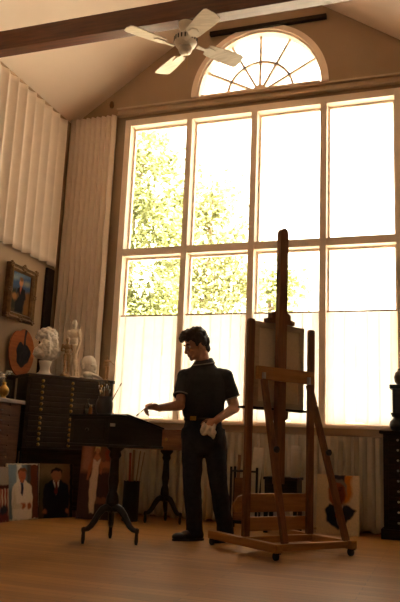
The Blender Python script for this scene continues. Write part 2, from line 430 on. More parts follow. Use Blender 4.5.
for a in (28, 61, 90, 119, 152):
    t = math.radians(a); d = Vector((math.cos(t), 0, math.sin(t))); n_ = Vector((-math.sin(t), 0, math.cos(t))) * 0.014
    o0 = Vector((RIDGE_X, 7.495, AZ)) + d * 0.06; o1 = Vector((RIDGE_X, 7.495, AZ)) + d * 0.75
    mu.add([o0 + n_, o0 - n_, o1 - n_, o1 + n_] + [q + Vector((0, 0.04, 0)) for q in (o0 + n_, o0 - n_, o1 - n_, o1 + n_)],
           [(0, 1, 2, 3), (7, 6, 5, 4), (0, 4, 5, 1), (1, 5, 6, 2), (2, 6, 7, 3), (3, 7, 4, 0)])
mu.prism([(RIDGE_X + 0.085 * math.cos(PI * i / 12), AZ + 0.03 + 0.07 * math.sin(PI * i / 12)) for i in range(13)], 7.485, 7.54)
mu.build('glazing_bars', FRAME, aw)
MB().prism([(RIDGE_X + 0.745 * math.cos(PI * i / 32), AZ + 0.035 + 0.71 * math.sin(PI * i / 32)) for i in range(33)], 7.541, 7.545).build('pane', glass_mat('window_glass'), aw)

# paving outdoors
struct('ground_outside', MB().box(-40, 30, 7.9, 60, -0.6, -0.3), GROUND)

# dark rail on the gable above the arched window
gb = MB(); gb.box(-2.62, -1.19, 7.36, 7.415, 5.71, 5.76, ch=0.004)
tag(gb.build('wall_rail', DARKWOOD), 'long dark wooden rail fixed to the gable above the arched window', 'rail')
tag(MB().lathe([(0.0, 0), (0.022, 0.0), (0.03, 0.03), (0.024, 0.07), (0.012, 0.085), (0, 0.09)], 12).build('wall_bracket', GILT, smooth=True), 'small tan bracket on the wall just above the tall corner curtain', 'bracket').location = (-3.90, 7.385, 4.92)

# ------------------------------------------------------------------ curtains
def curtain(name, p0, p1, z0, z1, folds, amp, mats, parent=None, seed=0, nx=None, nz=28, top_pinch=0.45, sharp=1.0, hem=0.012, thick=0.004, flare=0.0, drift=0.3, pleat=0.0):
    p0 = Vector((*p0, 0)); p1 = Vector((*p1, 0)); d = p1 - p0; L = d.length; d.normalize(); nrm = Vector((d.y, -d.x, 0))
    nx = nx or folds * 12; rnd = random.Random(seed)
    am = [rnd.uniform(0.7, 1.25) for _ in range(folds + 2)]; ph = [rnd.uniform(-0.3, 0.3) for _ in range(folds + 2)]
    vs = []
    for k in range(nz + 1):
        tz = k / nz; z = z0 + (z1 - z0) * tz
        pinch = 1 - (1 - top_pinch) * max(0, (tz - 0.86) / 0.14) ** 1.0 if tz > 0.86 else 1.0
        for i in range(nx + 1):
            t = i / nx; q = t * folds; j = int(min(q, folds - 1e-6)); u = q - j
            a = am[j] * (1 - u) + am[j + 1] * u; h = ph[j] * (1 - u) + ph[j + 1] * u
            wv = math.sin(2 * PI * q + h * 2 + drift * (1 - tz) * math.sin(j * 1.7 + seed))
            wv = math.copysign(abs(wv) ** sharp, wv)
            if pleat: wv = 2 * abs(math.sin(PI * q + 0.25 * h * (1 - tz) * drift)) ** pleat - 1
            off = amp * a * pinch * wv + (0 if pleat else 0.25) * amp * math.sin(4 * PI * q + j + 2 * tz) * (1 - 0.5 * tz)
            zz = z + (hem * math.sin(2 * PI * q * 0.5 + seed) if k == 0 else 0)
            lat = L * t + flare * (1 - tz) * (t - 0.5) * L + (0.1 * L / folds * math.sin(4 * PI * q) if not pleat else 0.10 * L / folds * math.sin(2 * PI * q))
            p = p0 + d * lat + nrm * off
            vs.append((p.x, p.y, zz))
    fs = [(k * (nx + 1) + i, k * (nx + 1) + i + 1, (k + 1) * (nx + 1) + i + 1, (k + 1) * (nx + 1) + i) for k in range(nz) for i in range(nx)]
    o = MB().add(vs, fs).build(name, mats, parent, smooth=True)
    if thick:
        so = o.modifiers.new('cloth', 'SOLIDIFY'); so.thickness = thick; so.offset = 0
    return o

lc = thing('wall_curtain', 'short cream pleated curtain hung high along the left wall under the ceiling', 'curtain', (-4.34, 5.3, 2.88))
o = curtain('cloth', (-4.39, 3.1), (-4.39, 7.22), 2.80, 4.68, 23, 0.028, CURT, None, 3, top_pinch=0.85, pleat=1.5, nx=24 * 20)
o.parent = lc; o.location = (4.34, -5.3, -2.88)
o = MB().box(XL, XL + 0.02, 3.0, 7.1, 4.64, 4.67).build('track', FRAME, lc); o.location = (4.34, -5.3, -2.88)
tc_ = thing('corner_curtain', 'tall cream pleated floor-length curtain gathered in the corner left of the window', 'curtain', (-4.1, 7.33, 0))
o = curtain('cloth', (-4.44, 7.33), (-3.80, 7.33), 0.02, 4.775, 9, 0.034, CURT, None, 11, nz=40, drift=0.9, pleat=0.55, nx=216, top_pinch=0.8)
o.parent = tc_; o.location = (4.1, -7.33, 0)
o = MB().box(-4.40, -3.82, 7.345, 7.40, 4.735, 4.765).build('track', FRAME, tc_); o.location = (4.1, -7.33, 0)

place = ['leftmost of the four, behind the small jointed wooden figure', 'second of the four from the left, behind the standing man', 'third of the four from the left, behind the easel', 'rightmost of the four, right of the easel']
for k in range(4):
    xa = MX[k] + (0.062 if k == 0 else MT); xb = MX[k + 1]
    rod = MB().tube([(xa + 0.002, 7.445, 2.236), (xb - 0.002, 7.445, 2.236)], 0.009, 8).build('curtain_rod', DESKW, smooth=True)
    tag(rod, 'thin cafe curtain rod, ' + ['leftmost of the four across the window', 'second from the left, above the standing man', 'third from the left, behind the easel mast', 'rightmost of the four across the window'][k], 'curtain rod', 'cafe curtain rods')
    o = curtain('cafe_curtain', (xa + 0.012, 7.445), (xb - 0.012, 7.445), 1.06, 2.228, 3, 0.013, CAFE, None, 20 + k, thick=0, nz=18, top_pinch=0.6, drift=0.8)
    tag(o, 'sunlit sheer cafe curtain, ' + place[k], 'curtain', 'sheer cafe curtains on the lower window')
sk = curtain('skirt_curtain', (-3.78, 7.29), (-0.25, 7.29), 0.02, 0.925, 44, 0.020, SKIRT, None, 40, nz=14, top_pinch=0.5, sharp=0.85, thick=0.003, drift=0.8)
tag(sk, 'long gathered beige curtain hanging below the window sill down to the floor', 'curtain')

# ------------------------------------------------------------------ ceiling fan under the tie beam
fan = thing('ceiling_fan', 'pale four-bladed ceiling fan hanging under the dark wooden beam', 'ceiling fan', (-2.135, 5.365, 4.519))
WHITEMET = mat('fan_enamel', (0.62, 0.52, 0.40), 0.4, var=0.06)
FANBLADE = wood('fan_blade_whitewash', (0.52, 0.42, 0.30), (0.68, 0.57, 0.43), 0.5)
MB().lathe([(0.0, 0), (0.075, 0), (0.078, -0.02), (0.062, -0.05), (0.03, -0.065), (0, -0.066)], 24).build('canopy', WHITEMET, fan, True)
MB().lathe([(0, -0.06), (0.013, -0.06), (0.013, -0.13), (0, -0.13)], 12).build('downrod', BRASS, fan, True)
hs = MB().lathe([(0, -0.115), (0.045, -0.117), (0.088, -0.13), (0.104, -0.15), (0.104, -0.19), (0.09, -0.22), (0.065, -0.235), (0, -0.236)], 32).build('motor_housing', WHITEMET, fan, True)
vt = MB()
for i in range(20):
    a = 2 * PI * i / 20
    vt.box(0.09, 0.1075, -0.006, 0.006, -0.19, -0.148, M=Matrix.Rotation(a, 4, 'Z'))
vt.build('vent_slots', IRON, hs)
lk = MB().lathe([(0, -0.235), (0.06, -0.236), (0.065, -0.26), (0.055, -0.285), (0.03, -0.30), (0, -0.305)], 24).build('switch_housing', WHITEMET, fan, True)
MB().tube([(0.03, -0.02, -0.295), (0.031, -0.02, -0.40), (0.03, -0.02, -0.47)], 0.0025, 6).build('pull_chain', BRASS, lk)
for i in range(4):
    a = math.radians(50 + 90 * i); M = Matrix.Rotation(a, 4, 'Z') @ Matrix.Rotation(math.radians(-13), 4, 'X')
    bl = MB(); pr = [(0.19, -0.06), (0.23, -0.07), (0.43, -0.085), (0.53, -0.085), (0.553, -0.07), (0.562, 0.0), (0.553, 0.07), (0.53, 0.085), (0.43, 0.085), (0.23, 0.07), (0.19, 0.06)]
    bl.prism(pr, -0.228, -0.220, 'z', M=M)
    b_ = bl.build('blade', FANBLADE, fan)
    ir = MB(); ir.prism([(0.09, -0.02), (0.17, -0.014), (0.20, -0.04), (0.27, -0.035), (0.29, 0), (0.27, 0.035), (0.20, 0.04), (0.17, 0.014), (0.09, 0.02)], -0.236, -0.2285, 'z', M=M)
    ir.build('blade_iron', WHITEMET, b_)

# ------------------------------------------------------------------ paintings
def painted(w, h, layers, bg, parent=None, name='painted_surface', thick=0.0, nx=None, seed=0, M=None):
    """canvas whose front carries a picture, as pigment values on a fine grid; local x right, z up, front facing -y"""
    nx = nx or 64; nz = int(nx * h / w) + 1
    u = np.linspace(0, 1, nx + 1); v = np.linspace(0, 1, nz + 1)
    U, V = np.meshgrid(u, v); rs = np.random.RandomState(seed)
    ph = rs.rand(12) * 6.28
    WU = U + 0.006 * np.sin(37 * V + ph[0]) + 0.005 * np.sin(61 * U + 23 * V + ph[1]); WV = V + 0.005 * np.sin(41 * U + ph[2]) + 0.004 * np.sin(53 * V + 31 * U + ph[3])
    col = np.zeros((nz + 1, nx + 1, 3)); col[:] = srgb(bg)
    for L in layers:
        c = np.array(srgb(L[-2])); soft = L[-1]
        if L[0] == 'e':
            _, cx, cy_, rx, ry, rot = L[:6]
            X = (WU - cx) * w; Y = (WV - cy_) * h; cr_, sr_ = math.cos(rot), math.sin(rot)
            a = (X * cr_ + Y * sr_) / (rx * w); b = (-X * sr_ + Y * cr_) / (ry * h)
            dist = (np.sqrt(a * a + b * b) - 1) * min(rx * w, ry * h)
        elif L[0] == 'g':       # soft wash from bottom to top
            al = np.clip((WV - L[1]) / (L[2] - L[1]), 0, 1)[..., None] * soft
            col = col * (1 - al) + c * al; continue
        else:
            P = [(p[0] * w, p[1] * h) for p in L[1]]; X = WU * w; Y = WV * h
            ins = np.zeros(X.shape, bool); dm = np.full(X.shape, 1e9)
            for i in range(len(P)):
                x1, y1 = P[i]; x2, y2 = P[(i + 1) % len(P)]
                cond = ((y1 > Y) != (y2 > Y)); xi = (x2 - x1) * (Y - y1) / ((y2 - y1) if y2 != y1 else 1e-9) + x1
                ins ^= cond & (X < xi)
                t = np.clip(((X - x1) * (x2 - x1) + (Y - y1) * (y2 - y1)) / max(1e-9, (x2 - x1) ** 2 + (y2 - y1) ** 2), 0, 1)
                dm = np.minimum(dm, np.hypot(X - x1 - t * (x2 - x1), Y - y1 - t * (y2 - y1)))
            dist = np.where(ins, -dm, dm)
        al = np.clip(0.5 - dist / (2 * soft * w + 1e-9), 0, 1)[..., None]
        col = col * (1 - al) + c * al
    col *= (1 + 0.10 * (rs.rand(nz + 1, nx + 1, 1) - 0.5))
    mb = MB()
    vs = [(w * (i / nx - 0.5), 0, h * k / nz) for k in range(nz + 1) for i in range(nx + 1)]
    mb.add(vs, [(k * (nx + 1) + i, k * (nx + 1) + i + 1, (k + 1) * (nx + 1) + i + 1, (k + 1) * (nx + 1) + i) for k in range(nz) for i in range(nx)])
    n0 = len(mb.v)
    if thick:
        mb.box(-w / 2, w / 2, 0.0008, thick, 0, h, 1)
    me = bpy.data.meshes.new(name); me.from_pydata([tuple(p) for p in mb.v], [], mb.f)
    me.materials.append(paint_mat()); me.materials.append(CANVAS); me.polygons.foreach_set('material_index', mb.m)
    at = me.color_attributes.new('pigment', 'FLOAT_COLOR', 'POINT')
    arr = np.ones((len(mb.v), 4), np.float32); arr[:n0, :3] = col.reshape(-1, 3); arr[n0:, :3] = (0.6, 0.5, 0.35)
    at.data.foreach_set('color', arr.ravel())
    o = bpy.data.objects.new(name, me); C.objects.link(o)
    if parent is not None: o.parent = parent
    return o

def lean(o, x, y, rz, tilt, thick):
    o.location = (x, y, thick * math.sin(tilt) + 0.001); o.rotation_euler = (-tilt, 0, rz)
    return o

SK_, HA = (176, 120, 88), (52, 36, 26)
def suit_man(cx, s, suit, shirt, tie, hair, skin=SK_, asp=1.0):
    """half-length figure in a jacket; s scales it, asp = canvas height / width"""
    X = lambda a: cx + a * s; Y = lambda b: b
    return [
        ('p', [(X(-.20), 0.0), (X(-.22), .42), (X(-.20), .60), (X(-.07), .70), (X(.07), .70), (X(.20), .60), (X(.23), .40), (X(.20), 0.0)], suit, .012),
        ('p', [(X(-.055), .70), (X(0), .42), (X(.055), .70)], shirt, .008),
        ('p', [(X(-.02), .67), (X(-.028), .47), (X(0), .42), (X(.03), .47), (X(.02), .67)], tie, .006),
        ('e', cx, .79, .085 * s, .105, 0, skin, .012), ('p', [(X(-.04), .66), (X(.04), .66), (X(.045), .76), (X(-.045), .76)], skin, .01),
        ('p', [(X(-.095), .80), (X(-.09), .88), (X(-.03), .925), (X(.05), .92), (X(.095), .87), (X(.095), .80), (X(.07), .86), (X(-.05), .865)], hair, .01),
        ('e', X(-.03), .68, .012 * s, .008, 0, (70, 45, 35), .004), ('e', X(.035), .68, .012 * s, .008, 0, (70, 45, 35), .004), ('e', X(0), .745, .025 * s, .007, 0, (120, 66, 54), .005)]

# picture hanging on the left wall in a carved gilt frame
PY0, PY1, PZ0, PZ1 = 6.26, 6.78, 2.03, 2.63
fp = thing('framed_painting', 'ornate gilt framed painting of a standing figure under a blue sky, on left wall', 'painting', (-4.40, (PY0 + PY1) / 2, PZ0), math.radians(-90) + PI)
pw, phh = PY1 - PY0, PZ1 - PZ0
sur = painted(pw - 0.14, phh - 0.14, [
    ('g', .35, .7, (52, 76, 104), 1.0), ('e', .2, .86, .25, .06, .2, (118, 128, 130), .06), ('e', .80, .78, .2, .06, .1, (130, 124, 108), .05), ('e', .45, .93, .3, .04, .1, (96, 112, 124), .06),
    ('p', [(0, .1), (0, .55), (.3, .6), (.35, .1)], (38, 42, 28), .05), ('p', [(.72, 0), (.74, .55), (1, .6), (1, 0)], (110, 72, 34), .05),
    ('p', [(.28, .04), (.30, .40), (.34, .60), (.50, .68), (.72, .62), (.80, .40), (.72, .34), (.68, .04)], (11, 11, 14), .015),
    ('p', [(.16, .34), (.38, .52), (.44, .42), (.25, .26)], (92, 62, 36), .02), ('e', .22, .40, .12, .08, 0, (140, 96, 54), .03),
    ('p', [(.45, .66), (.50, .50), (.56, .66)], (160, 76, 54), .01), ('e', .51, .77, .095, .10, 0, (180, 118, 74), .02), ('e', .51, .85, .10, .05, 0, (110, 74, 44), .02)],
    (70, 60, 40), fp, nx=40, seed=4)
sur.location = (0, 0, 0.07)
fr = MB()
def moulding(mb, w, h, t, d0, d1):
    for (a, b) in (((-w / 2, 0), (w / 2, 0)), ((w / 2, 0), (w / 2, h)), ((w / 2, h), (-w / 2, h)), ((-w / 2, h), (-w / 2, 0))):
        a = Vector((a[0], 0, a[1])); b = Vector((b[0], 0, b[1])); d = (b - a).normalized(); inn = Vector((-d.z, 0, d.x))
        prof = [(0, d1), (0, d0 * 0.5), (t * 0.2, d0), (t * 0.5, d0 * 0.55), (t * 0.75, d0 * 0.8), (t, d0 * 0.3), (t, d1)]
        r0 = [a + inn * p + d * p + Vector((0, -q, 0)) for p, q in prof]; r1 = [b + inn * p - d * p + Vector((0, -q, 0)) for p, q in prof]
        mb.rings([r0, r1])
moulding(fr, pw, phh, 0.075, 0.045, -0.03)
fro = fr.build('frame', GILT, fp)
for i, (x, z, big) in enumerate([(-pw / 2, 0, 1), (pw / 2, 0, 1), (pw / 2, phh, 1), (-pw / 2, phh, 1), (0, phh, 1.3), (0, 0, 1.1), (-pw / 2, phh / 2, .9), (pw / 2, phh / 2, .9)]):
    cv = MB()
    for k in range(5):
        a = k * 1.256 + i; s_ = 0.022 * big
        cv.ell((x * 0.93 + s_ * math.cos(a), -0.03, phh / 2 + (z - phh / 2) * 0.94 + s_ * math.sin(a)), (0.017 * big, 0.016, 0.014 * big), n=8, m=6)
    cv.build('carved_ornament', GILT, fro, True)

# artist's palette on the left wall: orange wood with a dark worn mixing patch
pal = thing('artist_palette', 'large orange wooden palette with a dark paint patch hanging on the left wall', 'palette', (-4.415, 6.67, 1.70), math.radians(90))
pts = []
for i in range(80):
    t = 2 * PI * i / 80
    rx, rz = 0.245, 0.265
    k = 1.0 - 0.10 * math.exp(-((t - PI / 2 - 0.25) / 0.22) ** 2)
    pts.append((rx * math.cos(t) * k, rz * math.sin(t) * k))
PALW = wood('palette_wood', (0.24, 0.06, 0.015), (0.34, 0.095, 0.026), 0.6, spec=0.15)
MB().prism(pts, -0.008, 0.008).build('board', PALW, pal, bevel=0.003)
dk = MB(); dp = []
for i in range(36):
    t = 2 * PI * i / 36
    k = 1 + 0.10 * math.sin(3 * t + 1) + 0.05 * math.sin(7 * t) - 0.22 * math.exp(-((t - PI / 2) / 0.35) ** 2)
    dp.append((0.02 + 0.135 * math.cos(t) * k, -0.02 + 0.135 * math.sin(t) * k))
dk.prism(dp, -0.0105, -0.008); dk.prism([(0.02, 0.06), (0.06, 0.07), (0.05, 0.16), (0.07, 0.25), (0.03, 0.255), (0.02, 0.17)], -0.0104, -0.008)
dk.build('dried_paint', mat('dried_paint', (0.018, 0.014, 0.012), 0.9, var=0.5, scale=18), pal)

# two portraits side by side leaning at the left, and the ones around them
def unit(x0, y0, x1, y1):
    return math.atan2(y1 - y0, x1 - x0), math.hypot(x1 - x0, y1 - y0)
T = 0.02
rz, wd = unit(-3.905, 5.93, -3.80, 6.31)
o = painted(wd, 0.53, [('p', [(0, 0), (0, 1), (1, 1), (1, 0)], (96, 110, 116), .02), ('p', [(0, .55), (0, 1), (.42, 1), (.42, .5)], (120, 140, 150), .06), ('p', [(.30, .55), (.30, 1), (.45, 1), (.45, .5)], (205, 200, 185), .03),
    ('p', [(.72, 0), (.72, 1), (1, 1), (1, 0)], (92, 50, 30), .03), ('p', [(.62, .4), (.62, 1), (.74, 1), (.74, .4)], (66, 66, 64), .03)]
    + suit_man(.47, 1.5, (205, 192, 172), (176, 176, 180), (40, 46, 66), (110, 66, 40), (160, 90, 64))
    + [('e', .50, .25, .09, .055, 0, (150, 84, 60), .02), ('e', .70, .24, .07, .06, 0, (140, 78, 56), .02), ('p', [(.16, .2), (.22, .55), (.30, .3), (.48, .27), (.46, .2)], (188, 174, 152), .02),
       ('p', [(0, 0), (0, 1), (.03, 1), (.03, 0)], (196, 184, 160), .005), ('p', [(0, 0), (0, .022), (1, .022), (1, 0)], (196, 184, 160), .005), ('p', [(0, .98), (0, 1), (1, 1), (1, .98)], (196, 184, 160), .005)],
    (90, 90, 90), None, 'portrait_painting', T, nx=56, seed=1)
tag(lean(o, -3.855, 6.115, rz, 0.13, T), 'leaning portrait of a man in a white suit with a dark tie', 'painting', 'paintings leaning on the floor at the left')
rz, wd = unit(-3.815, 6.29, -3.64, 6.66)
o = painted(wd, 0.53, [('e', .3, .85, .5, .2, 0, (104, 84, 56), .15), ('e', .85, .6, .25, .4, 0, (86, 58, 34), .12), ('e', .2, .5, .25, .25, 0, (62, 58, 34), .1), ('p', [(.9, 0), (.9, 1), (1, 1), (1, 0)], (18, 17, 16), .01)]
    + suit_man(.5, 1.75, (22, 24, 33), (196, 182, 164), (88, 36, 28), (30, 24, 20), (128, 82, 58)) + [('e', .18, .12, .06, .04, 0, (132, 82, 58), .02), ('e', .84, .12, .05, .04, 0, (132, 82, 58), .02)],
    (74, 60, 40), None, 'portrait_painting', T, nx=56, seed=2)
tag(lean(o, -3.725, 6.50, rz, 0.10, T), 'leaning portrait of a man in a dark suit against a brown background', 'painting', 'paintings leaning on the floor at the left')
rz, wd = unit(-3.90, 5.53, -3.87, 5.91)
stripes = [('p', [(i / 9, .0), (i / 9, .62), ((i + .5) / 9, .62), ((i + .5) / 9, 0)], (128, 44, 38), .012) for i in range(9)]
o = painted(wd, 0.50, [('p', [(0, 0), (0, .62), (1, .62), (1, 0)], (176, 150, 128), .01)] + stripes + [('p', [(0, .6), (0, .67), (1, .67), (1, .6)], (60, 30, 24), .01), ('p', [(0, .67), (0, 1), (1, 1), (1, .67)], (146, 132, 116), .02),
    ('p', [(.2, 0), (.2, .2), (.9, .22), (1, .1), (1, 0)], (96, 40, 40), .05), ('e', .8, .22, .15, .08, .3, (40, 40, 46), .03)], (140, 110, 90), None, 'striped_painting', T, nx=60, seed=3)
tag(lean(o, -3.885, 5.72, rz, 0.14, T), 'leaning painting with red and white vertical stripes at the left edge', 'painting', 'paintings leaning on the floor at the left')
rz, wd = unit(-3.56, 6.615, -3.17, 6.665)
o = painted(wd, 0.77, [('p', [(0, .55), (0, 1), (1, 1), (1, .62)], (112, 76, 58), .03), ('p', [(.05, .62), (.05, .98), (.3, .98), (.3, .62)], (150, 104, 84), .04), ('p', [(.55, .66), (.55, .74), (1, .74), (1, .66)], (150, 96, 70), .02), ('e', .72, .84, .06, .09, 0, (130, 66, 44), .02), ('e', .86, .85, .05, .08, 0, (120, 60, 44), .02),
    ('p', [(0, 0), (0, .58), (1, .6), (1, 0)], (72, 52, 46), .03), ('p', [(.44, .2), (.44, .28), (1, .28), (1, .2)], (120, 76, 58), .02),
    ('p', [(.30, .78), (.22, .66), (.20, .5), (.26, .49), (.28, .62), (.36, .72)], (150, 92, 66), .015), ('p', [(.54, .76), (.62, .68), (.58, .57), (.53, .58), (.55, .66), (.5, .72)], (150, 92, 66), .015),
    ('p', [(.33, .78), (.34, .64), (.29, .5), (.29, .3), (.34, .08), (.45, .07), (.49, .3), (.50, .5), (.50, .64), (.54, .78), (.44, .74)], (196, 168, 142), .012),
    ('p', [(.34, .78), (.41, .84), (.48, .84), (.53, .78), (.44, .75)], (168, 108, 80), .01), ('e', .44, .885, .055, .045, 0, (178, 118, 88), .01), ('p', [(.36, .86), (.37, .93), (.44, .955), (.51, .93), (.53, .86), (.49, .91), (.40, .91)], (196, 164, 112), .012)],
    (90, 66, 54), None, 'portrait_painting', T, nx=64, seed=5)
tag(lean(o, -3.365, 6.64, rz, 0.05, T), 'tall leaning portrait of a blonde woman in a long white gown', 'painting', 'paintings leaning on the floor at the left')
# bright unfinished portrait right of the easel
rz = 0.0
o = painted(0.405, 0.55, [('p', [(.62, .5), (.64, 1), (.83, 1), (.80, .85), (.84, .72), (.78, .56)], (190, 112, 30), .04), ('p', [(.34, .86), (.35, 1), (.66, 1), (.66, .86)], (50, 50, 54), .02),
    ('p', [(.70, .50), (.94, .41), (.86, .34), (.80, .27), (.66, .18), (.52, .085), (.36, .15), (.25, .21), (.20, .41), (.30, .50)], (34, 38, 50), .02), ('p', [(.41, .5), (.51, .16), (.63, .5)], (196, 172, 148), .015), ('p', [(.50, .47), (.485, .33), (.51, .20), (.56, .33), (.56, .47)], (28, 30, 40), .01),
    ('p', [(.44, .30), (.48, .42), (.49, .26)], (170, 84, 44), .01), ('e', .475, .69, .20, .225, 0, (142, 78, 48), .015), ('e', .58, .66, .09, .16, 0, (98, 54, 36), .03), ('e', .38, .73, .07, .12, 0, (168, 98, 62), .03),
    ('p', [(.27, .74), (.28, .86), (.40, .93), (.60, .92), (.70, .84), (.71, .62), (.66, .80), (.54, .865), (.38, .86)], (120, 108, 94), .015), ('p', [(.34, .785), (.42, .80), (.42, .785), (.34, .77)], (70, 50, 40), .008), ('p', [(.51, .80), (.61, .785), (.61, .77), (.51, .785)], (60, 44, 36), .008), ('e', .39, .745, .032, .012, 0, (56, 34, 26), .008), ('e', .55, .745, .032, .012, 0, (50, 30, 24), .008),
    ('e', .46, .58, .065, .012, 0, (90, 44, 34), .008), ('e', .455, .67, .03, .045, 0, (164, 92, 58), .012), ('p', [(.44, .63), (.44, .615), (.50, .615), (.50, .63)], (90, 48, 34), .008)],
    (206, 184, 150), None, 'portrait_painting', T, nx=64, seed=6)
tag(lean(o, -1.0, 7.02, rz, 0.09, T), 'unfinished portrait on white canvas, man in dark jacket with orange patch, right of the easel', 'painting')

# ------------------------------------------------------------------ big chest set across the corner
e = Vector((0.617, 0.787, 0)); CH = thing('drawer_chest', 'tall dark multi-drawer chest with round brass knobs set across the left corner', 'chest of drawers', (-4.043, 6.282, 0), math.atan2(0.787, 0.617))
CW, CD, CHH = 0.965, 0.35, 1.43          # local x along the front, y backwards
b = MB(); b.box(-0.012, CW + 0.012, -0.015, CD, 1.395, CHH, ch=0.006)
b.box(0, CW, 0.012, CD - 0.01, 1.03, 1.395); b.box(-0.008, CW + 0.008, -0.008, CD, 1.015, 1.03, ch=0.004)
b.box(0, CW, 0.012, CD - 0.01, 0.68, 1.015)
b.build('body', CHESTWOOD, CH)
st = MB(); st.box(-0.012, CW + 0.012, -0.012, CD, 0.645, 0.68, ch=0.006)
st.box(0.0, 0.06, 0.0, 0.06, 0, 0.645); st.box(CW - 0.06, CW, 0.0, 0.06, 0, 0.645); st.box(0, 0.06, CD - 0.07, CD - 0.01, 0, 0.645); st.box(CW - 0.06, CW, CD - 0.07, CD - 0.01, 0, 0.645)
st.box(0.06, CW - 0.06, 0.05, 0.065, 0.10, 0.645); st.box(0.0, CW, 0.02, CD - 0.02, 0.06, 0.10)
st.build('stand', DARKWOOD, CH)
for z0, n, p in ((1.387, 6, 0.0585), (1.007, 6, 0.0535)):
    for i in range(n):
        zt = z0 - i * p
        d = MB().box(0.03, CW - 0.03, -0.004, 0.02, zt - p + 0.006, zt, ch=0.003).build('drawer', CHESTWOOD, CH)
        for fx in (0.158, 0.50, 0.842):
            kb = MB(M=Matrix.Translation((CW * fx, -0.004, zt - p / 2 + 0.003)) @ Matrix.Rotation(math.radians(90), 4, 'X'))
            kb.lathe([(0, 0), (0.008, 0), (0.008, 0.008), (0.017, 0.014), (0.017, 0.021), (0.009, 0.028), (0, 0.029)], 10).build('knob', BRASS, d, True)

nb = Vector((-0.787, 0.617, 0)); CB = Vector((-4.043, 6.282, CHH + 0.001))
def on_chest(a, d): return CB + e * a + nb * d

# plaster bust of a bearded man
bs = MB()
bs.ell((0, 0, 0.30), (0.075, 0.07, 0.095)); bs.ell((0.03, 0, 0.26), (0.06, 0.055, 0.07)); bs.ell((0.075, 0.0, 0.30), (0.018, 0.014, 0.03)); bs.ell((0.05, 0, 0.21), (0.06, 0.06, 0.075))
for i in range(14):
    a = i * 2.4; r = 0.045 + 0.02 * ((i * 7) % 3) / 3
    bs.ell((0.045 + 0.03 * math.cos(a), r * math.sin(a), 0.19 + 0.035 * math.sin(i * 1.3)), (0.026, 0.024, 0.03), n=8, m=6)
for i in range(22):
    a = i * 2.39996; zz = i / 22; rr = 0.085 * math.sqrt(1 - (zz * 0.9) ** 2)
    bs.ell((-0.02 + rr * math.cos(a) * 0.95, rr * math.sin(a), 0.29 + 0.10 * zz), (0.03, 0.03, 0.028), n=8, m=6)
bs.ell((-0.02, 0, 0.17), (0.05, 0.05, 0.07)); bs.ell((0.0, 0, 0.135), (0.085, 0.125, 0.055)); bs.ell((0.04, 0.075, 0.17), (0.05, 0.06, 0.05)); bs.ell((0.02, -0.07, 0.16), (0.05, 0.05, 0.05))
bs.ell((0.06, 0.06, 0.235), (0.022, 0.05, 0.07))
bu = thing('plaster_bust', 'white plaster bust of a bearded curly-haired man on top of the tall drawer chest', 'bust', on_chest(0.235, 0.19), math.radians(-55))
o = organic('bust', bs, PLASTER, bu, 0.007, 3, 0.4, (0.006, 40, (1, 1, 1)), 2); o.location = (0, 0, 0.085)
o.scale = (1.15, 1.15, 1.08)
MB().lathe([(0, 0), (0.085, 0), (0.085, 0.025), (0.06, 0.04), (0.05, 0.075), (0.056, 0.1), (0.062, 0.13), (0.07, 0.16), (0, 0.165)], 24).build('socle', PLASTER, bu, True)

def figure(mb, h, arm='down', lean_=0.0):
    """standing nude figure of height h, feet at z 0, facing +x"""
    s = h
    J = lambda x, y, z: Vector((x * s, y * s, z * s))
    mb.ell(J(0, 0.0, .925), (0.052 * s, 0.043 * s, 0.068 * s)); mb.cap(J(-.005, 0, .80), J(0.0, 0, .90), .03 * s, .028 * s)
    mb.ell(J(0, 0, .74), (.062 * s, .10 * s, .085 * s)); mb.ell(J(0, .01, .62), (.052 * s, .075 * s, .08 * s)); mb.ell(J(-.005, .015, .53), (.06 * s, .085 * s, .055 * s))
    for sd, kx, fx in ((1, .01, -.0), (-1, .05, .02)):
        hip = J(0, .015 + .045 * sd, .51); kn = J(kx, .015 + .05 * sd, .28); an = J(fx - .03, .02 + .055 * sd, .05)
        mb.cap(hip, kn, .055 * s, .034 * s); mb.cap(kn, an, .036 * s, .02 * s); mb.cap(an + J(-.01, 0, -.022), an + J(.09, .012 * sd, -.032), .022 * s, .014 * s)
    for sd in (1, -1):
        sh = J(0, .115 * sd, .79)
        if arm == 'out' and sd == 1: el = J(.10, .2 * sd, .70); wr = J(.2, .27 * sd, .62)
        elif arm == 'bent': el = J(-.03, .15 * sd, .63); wr = J(.08, .09 * sd, .56 if sd > 0 else .62)
        else: el = J(-.01, .135 * sd, .62); wr = J(.03, .125 * sd, .48)
        mb.cap(sh, el, .032 * s, .024 * s); mb.cap(el, wr, .025 * s, .016 * s); mb.cap(wr, wr + (wr - el).normalized() * .06 * s, .018 * s, .012 * s)
    return mb
fg = thing('wooden_statuette', 'small brown statuette of a standing figure between the bust and the tall ivory figure', 'statuette', on_chest(0.425, 0.08), math.radians(-60))
o = organic('figure', figure(MB(), 0.40, 'bent'), BROWNFIG, fg, 0.005, 2, 0.4, (0.002, 50, (1, 1, 1)), 5); o.location = (0, 0, 0.03)
MB().lathe([(0, 0), (0.055, 0), (0.055, 0.014), (0.048, 0.024), (0.048, 0.034), (0, 0.034)], 20).build('base', BROWNFIG, fg, True)
sb = figure(MB(), 0.66); sb.cap((-0.075, 0.03, 0.0), (-0.03, 0.03, 0.22), 0.03, 0.018); sb.cap((0.02, -0.12, 0.0), (0, -0.05, 0.16), 0.028, 0.018); sb.ell((0, 0, 0.01), (0.09, 0.085, 0.016))
sb.v = [Vector((p.x, p.y, max(p.z, 0.0))) for p in sb.v]
